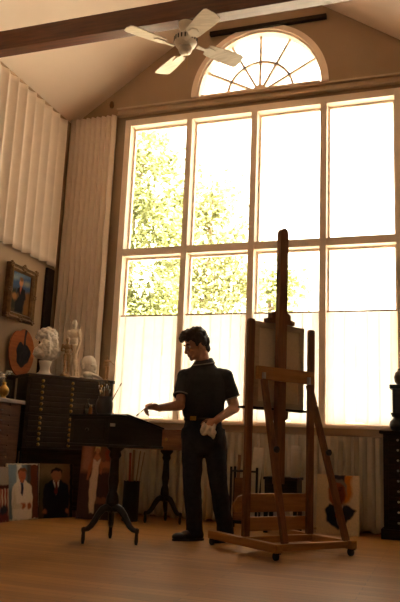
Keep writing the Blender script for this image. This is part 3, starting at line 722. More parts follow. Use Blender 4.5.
sf = organic('ecorche_figure', sb, RESIN, None, 0.006, 2, 0.4, (0.004, 34, (1, 1, 1)), 8)
tag(sf, 'tall ivory anatomical standing figure on the drawer chest', 'statue'); sf.location = on_chest(0.54, 0.20); sf.rotation_euler = (0, 0, math.radians(-100))
hb = MB(); hb.ell((0, 0, .15), (.088, .07, .088)); hb.ell((.045, 0, .10), (.055, .052, .075)); hb.ell((.095, 0, .11), (.018, .013, .024)); hb.ell((.085, 0, .135), (.014, .042, .012)); hb.ell((.09, 0, .072), (.014, .024, .012)); hb.ell((.075, 0, .045), (.02, .022, .018)); hb.cap((-.025, 0, .02), (-.02, 0, .1), .052, .05); hb.ell((0, .072, .12), (.018, .01, .03)); hb.ell((0, -.072, .12), (.018, .01, .03)); hb.ell((-.02, 0, .015), (.075, .085, .02))
ph_ = organic('plaster_cast', hb, PLASTER, None, 0.006, 4, 0.5); tag(ph_, 'white plaster cast of a bald head on the drawer chest', 'plaster cast'); ph_.location = on_chest(0.75, 0.225); ph_.location.z += 0.006; ph_.rotation_euler = (0, 0, math.radians(-20)); ph_.scale = (1.15, 1.15, 1.15)

def hand(mb, wrist, d, pn, side, curl=0.5, spread=0.06, L=0.185, thumb_curl=0.4, rb=0.0085, rings=(1, 1, 1, 1)):
    """palm, four unequal jointed fingers, thumb leaving the palm's side; d = direction of the fingers, pn = way the palm faces"""
    d = Vector(d).normalized(); pn = Vector(pn); pn = (pn - d * pn.dot(d)).normalized(); lat = d.cross(pn) * side; W = Vector(wrist)
    pl = L * 0.50
    R = Matrix((d, lat, pn)).transposed()
    mb.ell(W + d * pl * 0.55, (pl * 0.62, L * 0.215, L * 0.085), R, 14, 10); mb.ell(W + d * pl * 0.85, (pl * 0.22, L * 0.21, L * 0.068), R, 12, 8)
    mb.ell(W + d * pl * 0.35 + lat * L * 0.14 + pn * L * 0.03, (pl * 0.38, L * 0.09, L * 0.08), R, 10, 8)
    mb.cap(W - d * 0.02, W + d * pl * 0.3, L * 0.145, L * 0.13)
    fl = [0.43, 0.48, 0.45, 0.35]
    for i in range(4):
        o_ = (1.5 - i) * L * 0.105; base = W + d * pl * (0.95 - 0.04 * abs(i - 1.2)) + lat * o_
        dd = (d + lat * spread * (1.5 - i)).normalized(); ang = 0.0; p = base - dd * 0.012
        seg = [0.45, 0.32, 0.25]; c_ = curl * rings[i]; r = rb * (1.0 if i < 3 else 0.88)
        for k in range(3):
            ang += c_ * (0.9, 1.1, 0.8)[k]
            v = dd * math.cos(ang) + pn * math.sin(ang); ln = fl[i] * L * seg[k] + (0.012 if k == 0 else 0)
            q = p + v * ln; mb.cap(p, q, r * (1.08 - 0.07 * k), r * (1.0 - 0.09 * k), 10); p = q
    t0 = W + d * pl * 0.25 + lat * L * 0.16; v = (lat * 0.75 + d * 0.75 + pn * 0.35).normalized(); t1 = t0 + v * L * 0.22
    v2 = (v + d * 0.6 + (pn * 0.7 - lat * 0.5) * thumb_curl).normalized(); t2 = t1 + v2 * L * 0.17; v3 = (v2 + (pn * 0.6 - lat * 0.8) * thumb_curl).normalized()
    mb.cap(t0, t1, rb * 1.5, rb * 1.2, 10); mb.cap(t1, t2, rb * 1.2, rb * 1.05, 10); mb.cap(t2, t2 + v3 * L * 0.13, rb * 1.05, rb * 0.85, 10)
    return mb
hm = MB(); hm.cap((-0.05, 0, 0.045), (0, 0, 0.05), 0.034, 0.03); hand(hm, (0, 0, 0.05), (1, 0, -0.15), (0, 0, -1), 1, 0.28, 0.1, 0.2)
hm.v = [Vector((p.x, p.y, max(p.z, 0.0))) for p in hm.v]
hc = organic('plaster_cast', hm, PLASTER, None, 0.005, 2, 0.4); tag(hc, 'white plaster cast of a hand lying in front of the plaster head', 'plaster cast'); hc.location = on_chest(0.70, 0.05); hc.rotation_euler = (0, 0, math.radians(50))
mn = thing('jointed_mannequin', 'small pale wooden figure with an outstretched arm at the right end of the chest', 'mannequin', on_chest(0.935, 0.14), math.radians(-60))
o = organic('figure', figure(MB(), 0.27, 'out'), BROWNFIG, mn, 0.004, 1, 0.4); o.location = (0, 0, 0.02)
MB().lathe([(0, 0), (0.045, 0), (0.045, 0.012), (0.035, 0.022), (0, 0.022)], 18).build('base', BROWNFIG, mn, True)

# ------------------------------------------------------------------ small reddish chest against the left wall
sc = thing('small_chest', 'small reddish-brown chest of drawers against the left wall', 'chest of drawers', (-4.05, 5.70, 0), math.radians(90))
# local x runs along +Y of the room, local y towards the left wall
b = MB(); b.box(-0.55, 0.36, 0.01, 0.38, 0.08, 1.10); b.box(0.32, 0.50, 0.0, 0.38, 0.0, 1.10); b.box(-0.66, -0.55, 0.0, 0.38, 0.0, 1.10)
b.build('body', REDWOOD, sc)
MB().box(-0.69, 0.53, -0.03, 0.39, 1.10, 1.145, ch=0.008).build('top', wood('chest_top', (0.12, 0.07, 0.05), (0.2, 0.13, 0.09), 0.22), sc)
for i in range(8):
    zt = 1.075 - i * 0.097 if i < 8 else 0
    d = MB().box(-0.53, 0.31, -0.012, 0.02, zt - 0.085, zt, ch=0.005).build('drawer', REDWOOD, sc)
    for x in (-0.32, 0.12):
        pu = MB(); pu.tube([(x - 0.04, -0.012, zt - 0.04), (x - 0.035, -0.03, zt - 0.046), (x + 0.035, -0.03, zt - 0.046), (x + 0.04, -0.012, zt - 0.04)], 0.005, 8)
        pu.build('pull', IRON, d, True)
rb = thing('dark_cabinet', 'low dark wooden box with a panelled front standing on the small chest', 'box', (-4.22, 5.82, 1.146), math.radians(90))
b = MB(); b.box(-0.6, 0.50, 0.0, 0.19, 0, 0.235); b.build('body', DARKWOOD, rb)
MB().box(-0.62, 0.52, -0.015, 0.20, 0.235, 0.26, ch=0.005).build('top', DARKWOOD, rb)
MB().box(0.06, 0.44, -0.008, 0.0, 0.03, 0.205, ch=0.003).build('panel', CHESTWOOD, rb); MB().box(-0.52, 0.0, -0.008, 0.0, 0.03, 0.205, ch=0.003).build('panel', CHESTWOOD, rb)
vs_ = thing('brass_vase', 'round brass vase on the small chest, holding the dried white flowers', 'vase', (-4.11, 5.965, 1.146))
MB().lathe([(0, 0), (0.03, 0), (0.032, 0.008), (0.022, 0.018), (0.045, 0.04), (0.056, 0.07), (0.048, 0.10), (0.024, 0.122), (0.018, 0.14), (0.026, 0.155), (0.02, 0.155), (0.012, 0.14), (0, 0.135)], 24).build('body', BRASS, vs_, True)
df = thing('dried_flowers', 'bunch of dried white flowers standing in the brass vase', 'flowers', (-4.11, 5.965, 1.29))
rnd = random.Random(5); ss = MB(); heads = []
for i in range(7):
    a = rnd.uniform(0, 6.28); r = rnd.uniform(0.02, 0.07); tp = (r * math.cos(a), r * math.sin(a), rnd.uniform(0.05, 0.12))
    ss.tube([(0, 0, 0.0), (tp[0] * 0.4, tp[1] * 0.4, tp[2] * 0.6), tp], 0.002, 5); heads.append(tp)
ss.build('stems', mat('dry_stem', (0.25, 0.18, 0.08), 0.8), df)
for tp in heads:
    fl_ = MB()
    for k in range(6):
        a = k * 1.047; fl_.ell((tp[0] + 0.015 * math.cos(a), tp[1] + 0.015 * math.sin(a), tp[2]), (0.014, 0.014, 0.010), n=8, m=5)
    fl_.ell(tp, (0.008, 0.008, 0.012), n=8, m=5); fl_.build('flower_head', PLASTER, df, True)

# ------------------------------------------------------------------ painting table (slant-topped box on a tripod pedestal)
ER = Vector((0.384, 0.923, 0)); EL = Vector((-0.923, 0.384, 0)); TN = Vector((-2.407, 4.895, 0))
TBW, TBD = 0.575, 0.47
tb_ = thing('painting_table', 'black slant-topped painting table on a turned pedestal with three curved legs', 'table', TN + ER * TBW / 2 + EL * TBD / 2, math.atan2(ER.y, ER.x))
bd = MB(); prof = [(-TBW / 2, .745), (TBW / 2, .735), (TBW / 2, .885), (-TBW / 2 + 0.17, .972), (-TBW / 2, .972)]
bd.prism(prof, -TBD / 2, TBD / 2)
bd.box(-TBW / 2 - 0.012, -TBW / 2 + 0.165, -TBD / 2 - 0.012, TBD / 2 + 0.012, .955, .9745, ch=0.004); bd.box(-TBW / 2 - 0.01, TBW / 2 + 0.01, -TBD / 2 - 0.01, TBD / 2 + 0.01, .728, .75, ch=0.005)
bd.build('body', BLACKWOOD, tb_, bevel=0.003)
sl_ang = math.atan2(.087, TBW - 0.17); MS = Matrix.Translation((-TBW / 2 + 0.17, 0, .974)) @ Matrix.Rotation(sl_ang, 4, 'Y')
LS = math.hypot(.087, TBW - 0.17)
pb = MB(); pb.box(0.0, LS + 0.01, -TBD / 2 - 0.01, TBD / 2 + 0.01, 0, 0.012, ch=0.003, M=MS); pbo = pb.build('mixing_board', DARKWOOD, tb_)
rnd = random.Random(9); pcs = [(.5, .45, .35), (.25, .06, .03), (.06, .08, .16), (.30, .2, .05), (.03, .03, .03), (.28, .14, .08)]
for i in range(22):
    x = rnd.uniform(0.03, LS - 0.02); y = -TBD / 2 + 0.025 + (0.02 if i % 2 else rnd.uniform(0, TBD - 0.05)); r = rnd.uniform(0.010, 0.018); ci = i % 6
    q = MS @ Vector((x, y, 0.013))
    lp = MB(); lp.ell(q, (r, r, r * 0.8), n=8, m=6); lp.ell(q + Vector((r * .5, r * .3, r * .3)), (r * .6, r * .6, r * .6), n=8, m=6)
    lp.build('paint_dab', mat('paint_%d' % ci, pcs[ci], 0.35), pbo, True)
lkp = MB(); lkp.box(-0.025, 0.025, -0.004, 0.0, -0.012, 0.012, ch=0.002, M=Matrix.Translation((-TBW / 2 + 0.03, -TBD / 2, .895)))
lkp.build('lock_plate', CHROME, tb_)
dw = MB(); dw.box(-TBD / 2 + 0.05, TBD / 2 - 0.05, -0.006, 0.0, .78, .93, ch=0.003, M=Matrix.Translation((-TBW / 2, 0, 0)) @ Matrix.Rotation(math.radians(-90), 4, 'Z'))
dwo = dw.build('drawer', BLACKWOOD, tb_)
MB(M=Matrix.Translation((-TBW / 2 - 0.006, 0, .855)) @ Matrix.Rotation(math.radians(-90), 4, 'Y')).lathe([(0, 0), (.007, 0), (.007, .01), (.014, .016), (.012, .024), (0, .027)], 12).build('knob', BLACKWOOD, dwo, True)
def pedestal(parent, m, zt, zb, r=0.035, reach=0.27, a0=0.0, foot='caster', cz=(0, 0), leg_r=0.026):
    h = zt - zb
    pf = [(0, zt), (r * 2.2, zt), (r * 2.2, zt - .02), (r * 1.25, zt - .05), (r * 1.5, zt - .08), (r * 1.0, zt - .11), (r * 1.1, zt - h * .42), (r * 1.3, zt - h * .58), (r * 0.95, zt - h * .74), (r * 1.4, zt - h * .82), (r * 1.5, zt - h * .9), (r * 1.5, zb + .03), (r * .8, zb), (r * .4, zb - .035), (0, zb - .04)]
    MB().lathe([(a, z) for a, z in pf], 20, c=cz).build('pedestal', m, parent, True)
    for i in range(3):
        a = a0 + 2 * PI * i / 3; c_, s_ = math.cos(a), math.sin(a)
        k_ = reach / 0.25; h_ = zb / 0.25
        pts = [(rr * k_, zz * h_) for rr, zz in ((.02, .245), (.055, .252), (.09, .238), (.125, .200), (.155, .158), (.185, .123), (.215, .104), (.24, .100), (.258, .104))]
        pts = [(cz[0] + rr * c_, cz[1] + rr * s_, zz) for rr, zz in pts]
        lg = MB().tube(pts, [leg_r * (1.25 - 0.6 * t) for t in np.linspace(0, 1, 9)], 10).build('leg', m, parent, True)
        fx, fy = cz[0] + reach * c_, cz[1] + reach * s_; zf = pts[-1][2]
        MB().lathe([(0, zf + .012), (.017, zf + .01), (.019, zf - .01), (.014, zf - .03), (.016, .028), (.010, .0), (0, .0)], 12, c=(fx, fy)).build('foot', m, lg, True)
pedestal(tb_, BLACKWOOD, .745, .26, 0.034, 0.235, math.radians(-72))

jg = thing('stoneware_jug', 'round dark grey stoneware jar full of brushes on the painting table', 'jar', TN + ER * 0.095 + EL * 0.185 + Vector((0, 0, .9755)))
JUGM = mat('grey_stoneware', (0.10, 0.095, 0.09), 0.3, var=0.15, scale=10)
jb = MB(); jb.lathe([(0, 0), (.048, 0), (.062, .02), (.069, .06), (.067, .095), (.055, .12), (.05, .132), (.056, .142), (.047, .142), (.042, .13), (.055, .10), (.055, .03), (0, .02)], 28); jb.build('body', JUGM, jg, True)
rnd = random.Random(21); BR = wood('brush_handle', (0.10, 0.05, 0.025), (0.18, 0.09, 0.04), 0.4, axis='Z'); BRI = mat('bristle', (0.16, 0.10, 0.05), 0.9)
def brush(name, base, tip, label, group=None, r=0.0035, head=0.03, hw=0.006):
    base = Vector(base); tip = Vector(tip); d = (tip - base).normalized(); Lb = (tip - base).length
    t = thing(name, label, 'paintbrush', base, 0, group)
    P = lambda s_: d * s_
    MB().tube([P(0), P(Lb * .3), P(Lb * .6), P(Lb - head - .03)], [r * .5, r * 1.0, r * 1.25, r * .9], 8).build('handle', BR, t, True)
    MB().tube([P(Lb - head - .032), P(Lb - head)], [r * 1.0, r * 1.3], 8).build('ferrule', CHROME, t, True)
    MB().tube([P(Lb - head), P(Lb - head * .5), P(Lb)], [r * 1.3, hw, r * .4], 8).build('bristles', BRI, t, True)
    return t
jc = jg.location.copy()
bl_ = [(-.030, .012, .26, -.06, .02), (-.018, -.018, .24, -.035, -.01), (-.006, .022, .25, -.012, .02), (.006, -.014, .27, .012, -.02), (.018, .01, .23, .04, .0), (.012, .026, .26, .02, .04), (-.024, -.002, .22, -.045, -.02), (.026, -.008, .255, .125, .0)]
wh = ['leaning furthest left', 'second from the left', 'third from the left', 'tallest upright', 'short upright on the right', 'near the middle at the back', 'short one on the left', 'leaning out far to the right over the window light']
Ru = Vector((.943, .332, 0)); Fu = Vector((-.332, .943, 0))
for (u_, v_, h_, tu, tv), w_ in zip(bl_, wh):
    brush('paintbrush', jc + Ru * u_ * .6 + Fu * v_ * .6 + Vector((0, 0, .026)), jc + Ru * tu + Fu * tv + Vector((0, 0, h_)), 'dark paintbrush in the grey jar, ' + w_, 'brushes in the stoneware jar')
GL = glass_mat('bottle_glass', (0.82, 0.84, 0.80), 0.10)
bt = thing('glass_bottle', 'small clear glass bottle with narrow neck left of the grey jar', 'bottle', TN + ER * 0.08 + EL * 0.375 + Vector((0, 0, .9755)))
MB().lathe([(0, 0), (.027, 0), (.029, .008), (.029, .055), (.014, .085), (.009, .10), (.009, .125), (.012, .132), (.009, .132), (.006, .125), (.006, .1), (.011, .083), (.026, .053), (.026, .006), (0, .005)], 20).build('body', GL, bt, True)
MB().lathe([(0, .006), (.0255, .006), (.0255, .045), (0, .045)], 16).build('liquid', mat('solvent', (0.35, 0.33, 0.29), 0.2), bt, True)
ab = thing('amber_bottle', 'tiny amber bottle with a cap between the clear bottle and grey jar', 'bottle', TN + ER * 0.05 + EL * 0.295 + Vector((0, 0, .9755)))
MB().lathe([(0, 0), (.014, 0), (.015, .004), (.015, .045), (.009, .055), (.009, .06), (0, .06)], 16).build('body', mat('amber_glass', (0.35, 0.13, 0.03), 0.15), ab, True)
MB().lathe([(0, .058), (.011, .058), (.011, .075), (0, .075)], 14).build('cap', mat('cap', (0.40, 0.22, 0.08), 0.5), ab, True)

# ------------------------------------------------------------------ studio easel seen from behind
EA = math.radians(52.33); EO = Vector((-1.244, 5.64, 0))
ez = thing('studio_easel', 'large brown wooden studio easel on castors, seen from the back', 'easel', EO, EA)
UXL, UXR = -0.325, 0.316
for sx in (-1, 1):
    rn = MB().box(sx * .365 - .03, sx * .365 + .03, -.43, .42, .052, .112, ch=0.006).build('runner', EASELY, ez)
    for y in (-.405, .39):
        cs = MB(); cs.box(sx * .365 - .02, sx * .365 + .02, y - .02, y + .02, .045, .053); cs.build('castor_plate', IRON, rn)
        wl = MB(M=Matrix.Translation((sx * .365 - .014, y + .012, .029)) @ Matrix.Rotation(math.radians(90), 4, 'Y'))
        wl.lathe([(0, 0), (.02, 0), (.029, .005), (.029, .023), (.02, .028), (0, .028)], 18); wl.build('castor', RUBBER, rn, True)
MB().box(-.335, .335, -.40, -.35, .06, .108, ch=0.005).build('front_rail', EASELX, ez)
MB().box(-.335, .335, .0, .05, .06, .11, ch=0.005).build('cross_rail', EASELX, ez)
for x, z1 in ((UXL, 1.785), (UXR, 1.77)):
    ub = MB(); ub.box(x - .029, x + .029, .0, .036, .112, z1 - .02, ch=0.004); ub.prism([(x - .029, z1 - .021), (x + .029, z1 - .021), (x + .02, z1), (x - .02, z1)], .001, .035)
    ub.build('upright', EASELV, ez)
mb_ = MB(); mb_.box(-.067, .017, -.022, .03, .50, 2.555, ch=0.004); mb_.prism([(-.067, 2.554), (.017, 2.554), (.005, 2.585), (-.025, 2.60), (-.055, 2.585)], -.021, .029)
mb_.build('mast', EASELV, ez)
MB().box(UXL + .02, UXR - .03, -.062, -.026, 1.30, 1.405, ch=0.005).build('top_crossbar', EASELX, ez)
pp = [(UXL + .03 - .12, .285), (UXR - .01, .285), (UXR - .01, .425), (UXL + .02, .425), (UXL - .06, .40), (UXL - .105, .35)]
MB().prism(pp, .037, .058).build('lower_panel', EASELX, ez, bevel=0.004)
MB().box(UXL + .03, UXR - .01, .037, .058, .145, .25, ch=0.004).build('lower_panel', EASELX, ez)
for (x0, z0, y0), (x1, z1, y1) in (((-.255, 1.30, -.075), (-.27, .108, -.375)), ((.215, 1.29, -.075), (.335, .108, -.375))):
    p0 = Vector((x0, y0, z0)); p1 = Vector((x1, y1, z1)); d = (p1 - p0).normalized(); sxv = Vector((1, 0, 0)); sxv = (sxv - d * d.x).normalized(); syv = d.cross(sxv)
    rg = [[p + sxv * a * .026 + syv * b * .018 for a, b in ((-1, -1), (1, -1), (1, 1), (-1, 1))] for p in (p0, p0.lerp(p1, .5) , p1)]
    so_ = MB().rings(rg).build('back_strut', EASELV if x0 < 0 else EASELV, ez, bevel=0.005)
    MB().box(x0 - .012, x0 + .012, -.085, -.062, 1.28, 1.355, ch=0.003).build('hinge', CHROME, so_)
    k_ = p0.lerp(p1, .45); kb = MB(M=Matrix.Translation(k_ - syv * 0) @ Matrix.Rotation(math.radians(90), 4, 'X'))
    kb.lathe([(0, .014), (.01, .014), (.012, .03), (.025, .036), (.025, .052), (.018, .058), (0, .058)], 14); kb.build('clamp_knob', RUBBER, so_, True)
MB().box(-.36, .30, .031, .115, 1.073, 1.091, ch=0.003).build('canvas_tray', DARKWOOD, ez)
MB().prism([(-.09, 1.072), (.09, 1.072), (.09, 1.02), (.06, .99), (-.06, .99), (-.09, 1.02)], .031, .075).build('tray_bracket', EASELV, ez, bevel=0.004)
MB().prism([(-.145, 1.785), (.145, 1.785), (.145, 1.82), (.10, 1.83), (.10, 1.87), (.07, 1.885), (-.07, 1.885), (-.10, 1.87), (-.10, 1.83), (-.145, 1.82)], .031, .09).build('canvas_clamp', EASELV, ez, bevel=0.004)
cn = thing('stretched_canvas', 'stretched canvas standing on the easel, showing its back and stretcher bars', 'canvas', EO + Vector((.61 * .012, .79 * .012, 1.092)), EA)
STR = wood('stretcher_pine', (0.44, 0.33, 0.22), (0.56, 0.43, 0.30), 0.6)
cw, ch_ = .525, .692
MB().box(-cw / 2, cw / 2, .079, .083, .004, ch_ - .004).build('canvas', CANVAS, cn)
for x in (-cw / 2, cw / 2 - .045): MB().box(x, x + .045, .058, .079, 0, ch_, ch=0.002).build('stretcher_bar', STR, cn)
for z in (0, ch_ - .045): MB().box(-cw / 2 + .045, cw / 2 - .045, .058, .079, z, z + .045, ch=0.002).build('stretcher_bar', STR, cn)

# ------------------------------------------------------------------ the painter
MO = Vector((-1.935, 5.80, 0)); MA = math.atan2(.332, .943)       # local x across the view, local y away from it
DENIM = mat('dark_denim', (0.016, 0.018, 0.024), 0.85, var=0.25, scale=30); SHIRT = mat('black_pique', (0.012, 0.011, 0.011), 0.8, var=0.2, scale=40)
TRIM = mat('grey_trim', (0.22, 0.20, 0.18), 0.85); LEATHER = mat('black_leather', (0.012, 0.010, 0.009), 0.35, var=0.2); HAIR = mat('dark_hair', (0.035, 0.022, 0.014), 0.55, var=0.4, scale=60, stretch=(1, 1, .3))
man = thing('person', 'standing man in a dark polo shirt and jeans painting with a brush, rag in hand', 'person', MO, MA)
V = Vector
hip1, hip2 = V((-.115, .02, .88)), V((.065, .0, .88)); kn1, kn2 = V((-.105, -.035, .46)), V((.115, -.03, .46)); an1, an2 = V((-.065, .0, .07)), V((.195, .03, .07))
sh1, el1, wr1 = V((-.200, .065, 1.352)), V((-.235, -.05, 1.10)), V((-.400, -.215, 1.060))
sh2, el2, wr2 = V((.140, -.03, 1.358)), V((.235, .01, 1.10)), V((.085, -.185, .99))
HC = V((-.122, -.035, 1.622)); face = V((-.90, -.43, 0)).normalized()
left = V((-face.y, face.x, 0)); tilt = math.radians(20)
fdir = face * math.cos(tilt) - V((0, 0, 1)) * math.sin(tilt); hup = fdir.cross(left)
HM = Matrix(((fdir.x, left.x, hup.x, HC.x), (fdir.y, left.y, hup.y, HC.y), (fdir.z, left.z, hup.z, HC.z), (0, 0, 0, 1)))
def hp(x, y, z): return HM @ V((x, y, z))
RH = HM.to_3x3()
body = MB()
def he(c, r, n=16, m=12): body.ell(hp(*c), r, RH, n, m)
he((-.012, 0, .042), (.100, .078, .088)); he((.022, 0, -.03), (.074, .063, .084)); he((.042, 0, -.085), (.046, .046, .034)); he((.072, 0, -.103), (.020, .022, .018)); he((.0, 0, -.06), (.06, .058, .05))
body.tube([hp(.088, 0, .012), hp(.104, 0, -.018), hp(.117, 0, -.040)], [.010, .012, .014], 8); he((.104, 0, -.043), (.016, .018, .010))
he((.083, 0, .020), (.016, .048, .011)); he((.091, 0, -.066), (.012, .024, .007)); he((.089, 0, -.079), (.012, .021, .008)); he((.066, .038, -.028), (.022, .02, .02)); he((.066, -.038, -.028), (.022, .02, .02))
for s_ in (1, -1):
    he((-.008, .080 * s_, -.012), (.021, .011, .034), 12, 8); he((.0, .076 * s_, -.036), (.012, .010, .014), 10, 8)
body.tube([hp(-.028, 0, -.03), hp(-.03, 0, -.09), V((-.055, .0, 1.47)), V((-.045, .01, 1.40))], [.058, .058, .062, .08], 16)
ZR = Matrix.Rotation(math.atan2(-.45, .90), 3, 'Z')
body.ell((-.045, .01, 1.30), (.165, .10, .13), ZR); body.ell((-.04, .0, 1.12), (.145, .095, .15), ZR); body.ell((-.03, .0, .95), (.145, .095, .12), ZR)
body.cap(sh1, el1, .058, .043); body.cap(el1, wr1, .046, .030); body.cap(sh2, el2, .058, .045); body.cap(el2, wr2, .046, .031)
body.ell(el1.lerp(wr1, .25), (.044, .042, .042)); body.ell(el2.lerp(wr2, .25), (.044, .042, .042))
for a, b_, c_ in ((hip1, kn1, an1), (hip2, kn2, an2)): body.cap(a, b_, .075, .05); body.cap(b_, c_, .05, .036)
hand(body, wr1 + V((-.012, -.012, 0)), (-.90, -.40, .10), (.15, -.45, -.88), 1, .95, .0, .20, .5, rb=.0098, rings=(.85, .95, 1.05, 1.1))
hand(body, wr2 + V((-.012, -.005, -.012)), (-.68, -.12, -.60), (-.25, .62, -.55), -1, .62, .03, .20, .4, rb=.0095)
organic('body', body, SKIN, man, 0.005, 4, 0.5)
# eyes
ew = MB(); ed = MB()
for s_ in (1, -1):
    ew.ell(hp(.079, .031 * s_, .000), (.012, .014, .010), RH, 10, 8); ed.ell(hp(.089, .031 * s_, -.001), (.004, .006, .006), RH, 8, 6)
eo = ew.build('eyes', mat('eye_white', (.5, .45, .4), .3), man, True); ed.build('pupils', RUBBER, eo, True)
eb = MB()
for s_ in (1, -1): eb.tube([hp(.096, .014 * s_, .024), hp(.094, .034 * s_, .029), hp(.080, .054 * s_, .023)], [.005, .006, .003], 8)
eb.build('eyebrows', HAIR, man, True)
# hair: full, swept forward over the brow, covering the nape
hr = MB()
def hh(c, r): hr.ell(hp(*c), r, RH, 14, 10)
hh((-.024, 0, .062), (.108, .087, .088)); hh((.03, 0, .112), (.085, .070, .045)); hh((.085, .0, .092), (.050, .056, .030)); hh((.112, .012, .076), (.028, .036, .018)); hh((-.085, 0, .02), (.045, .072, .075)); hh((-.085, 0, -.045), (.034, .060, .045))
hh((-.035, .074, .02), (.045, .018, .05)); hh((-.035, -.074, .02), (.045, .018, .05)); hh((.025, .072, .035), (.022, .012, .045)); hh((.025, -.072, .035), (.022, .012, .045)); hh((-.01, 0, .13), (.09, .07, .03)); hh((.06, -.03, .11), (.05, .04, .03))
organic('hair', hr, HAIR, man, 0.006, 2, 0.4, (0.010, 28, (1, 1, 1)), 3)
# polo shirt
sm = MB()
def tor(c, a, b, n=28):
    return [V(c) + ZR @ V((a * math.cos(2 * PI * j / n), b * math.sin(2 * PI * j / n) * (1.0 if math.sin(2 * PI * j / n) < 0 else .92), 0)) for j in range(n)]
sm.rings([tor((-.035, -.005, .985), .162, .116), tor((-.036, -.012, 1.03), .186, .138), tor((-.038, -.012, 1.10), .190, .140), tor((-.040, -.003, 1.20), .200, .138), tor((-.042, .005, 1.31), .206, .130), tor((-.043, .012, 1.37), .192, .116), tor((-.043, .016, 1.415), .150, .096), tor((-.043, .016, 1.450), .108, .084), tor((-.048, .010, 1.485), .080, .074)])
for sh_, el_, t_ in ((sh1, el1, .70), (sh2, el2, .68)):
    p = sh_ + V((0, 0, .0)); q = sh_.lerp(el_, t_)
    sm.tube([p.lerp(V((-.045, .01, 1.36)), .3), p, sh_.lerp(el_, .4), q], [.082, .076, .075, .074], 16); sm.ell(p, (.075, .074, .070))
shirt = organic('polo_shirt', sm, SHIRT, man, 0.007, 4, 0.5, (0.005, 12, (1, 1, .6)), 7)
def ringtube(c, d, r, t, n=24, sq=1.0):
    d = V(d).normalized(); x = d.orthogonal().normalized(); y = d.cross(x)
    return [V(c) + (x * math.cos(2 * PI * i / n) + y * math.sin(2 * PI * i / n) * sq) * r for i in range(n)]
for sh_, el_, t_ in ((sh1, el1, .70), (sh2, el2, .68)):
    MB().tube(ringtube(sh_.lerp(el_, t_ - .02), el_ - sh_, .0735, 0), .006, 8, closed=True).build('sleeve_band', TRIM, shirt, True, label='grey knitted sleeve band')
col_ = MB()
rg = []
cc = V((-.050, .008, 1.472))
for zz, rr, dz in ((0, .082, 0), (.028, .072, .0), (.034, .076, 0), (.0, .096, -.012), (-.016, .102, 0)):
    rg.append([cc + V((rr * math.cos(t), rr * .95 * math.sin(t), zz + .022 * math.cos(t - .7))) for t in [2 * PI * j / 28 for j in range(28)]])
col_.rings(rg, cap=False)
co = col_.build('collar', SHIRT, shirt, True); so = co.modifiers.new('cloth', 'SOLIDIFY'); so.thickness = .004
cs_ = [cc + V((.0965 * math.cos(t), .0965 * .95 * math.sin(t), -.004 + .022 * math.cos(t - .7))) for t in [2 * PI * j / 28 for j in range(28)]]
MB().tube(cs_, .0055, 8, closed=True).build('collar_stripe', TRIM, shirt, True, label='grey knitted stripe along the collar edge')
# jeans, belt, shoes
jn = MB()
jn.rings([tor((-.03, 0, .70), .10, .10), tor((-.028, 0, .78), .186, .128), tor((-.03, 0, .86), .188, .130), tor((-.033, -.002, .94), .172, .122), tor((-.035, -.004, 1.0), .160, .114)])
for a, b_, c_, fx in ((hip1, kn1, an1, -.0), (hip2, kn2, an2, 0)):
    jn.tube([a + V((0, 0, .03)), a.lerp(b_, .35), a.lerp(b_, .7), b_, b_.lerp(c_, .4), b_.lerp(c_, .8), V((c_.x, c_.y + .005, .045))], [.098, .098, .086, .076, .074, .070, .070], 18)
organic('jeans', jn, DENIM, man, 0.008, 4, 0.5, (0.007, 11, (1, 1, .8)), 4)
bt_ = [V((-.035, -.004, .992)) + ZR @ V((.166 * math.cos(t), .119 * math.sin(t), 0)) for t in [2 * PI * j / 32 for j in range(32)]]
bl2 = MB(); bl2.rings([[p + V((0, 0, -.016)) for p in bt_], [p + V((0, 0, .016)) for p in bt_]], cap=False)
belt = bl2.build('belt', LEATHER, man, True); so = belt.modifiers.new('t', 'SOLIDIFY'); so.thickness = .006; so.offset = 1
bk = MB(M=Matrix.Translation((-.118, -.125, .992)) @ Matrix.Rotation(math.atan2(-.45, .90) + .1, 4, 'Z')); bk.box(-.026, .026, -.006, .004, -.018, .018, ch=.003); bk.build('buckle', BRASS, belt)
def shoe(an, d, name='shoe'):
    d = V((d[0], d[1], 0)).normalized(); l = V((-d.y, d.x, 0)); a = V((an.x, an.y, 0)); s = MB()
    R = Matrix((d, l, V((0, 0, 1)))).transposed()
    s.ell(a + d * -.035 + V((0, 0, .045)), (.05, .04, .05), R); s.ell(a + d * .05 + V((0, 0, .04)), (.09, .043, .045), R); s.ell(a + d * .135 + V((0, 0, .032)), (.07, .047, .034), R); s.cap(a + V((0, 0, .05)), a + V((0, 0, .09)), .046, .044)
    s.v = [V((p.x, p.y, max(p.z, .012))) for p in s.v]
    o = organic(name, s, LEATHER, man, .006, 3, .5)
    so_ = MB(); pr = []
    for i in range(28):
        t = 2 * PI * i / 28; x = .056 + .145 * math.cos(t); y = (.046 + .006 * math.cos(t - .4) - (.010 if -.04 < x < .06 else 0)) * math.sin(t); q = a + d * x + l * y; pr.append((q.x, q.y))
    so_.prism(pr, 0.0005, .016, 'z'); so_.build('sole', RUBBER, o)
    lc_ = MB()
    for k in range(4):
        c = a + d * (.05 + .018 * k) + V((0, 0, .086 - .006 * k)); lc_.tube([c - l * .022, c + V((0, 0, .004)), c + l * .022], .0028, 6)
    lc_.build('laces', RUBBER, o, True)
shoe(an1, (-.88, -.42)); shoe(an2, (-.55, -.80))

def ml(p): return MO + Ru * p[0] + Fu * p[1] + V((0, 0, p[2]))
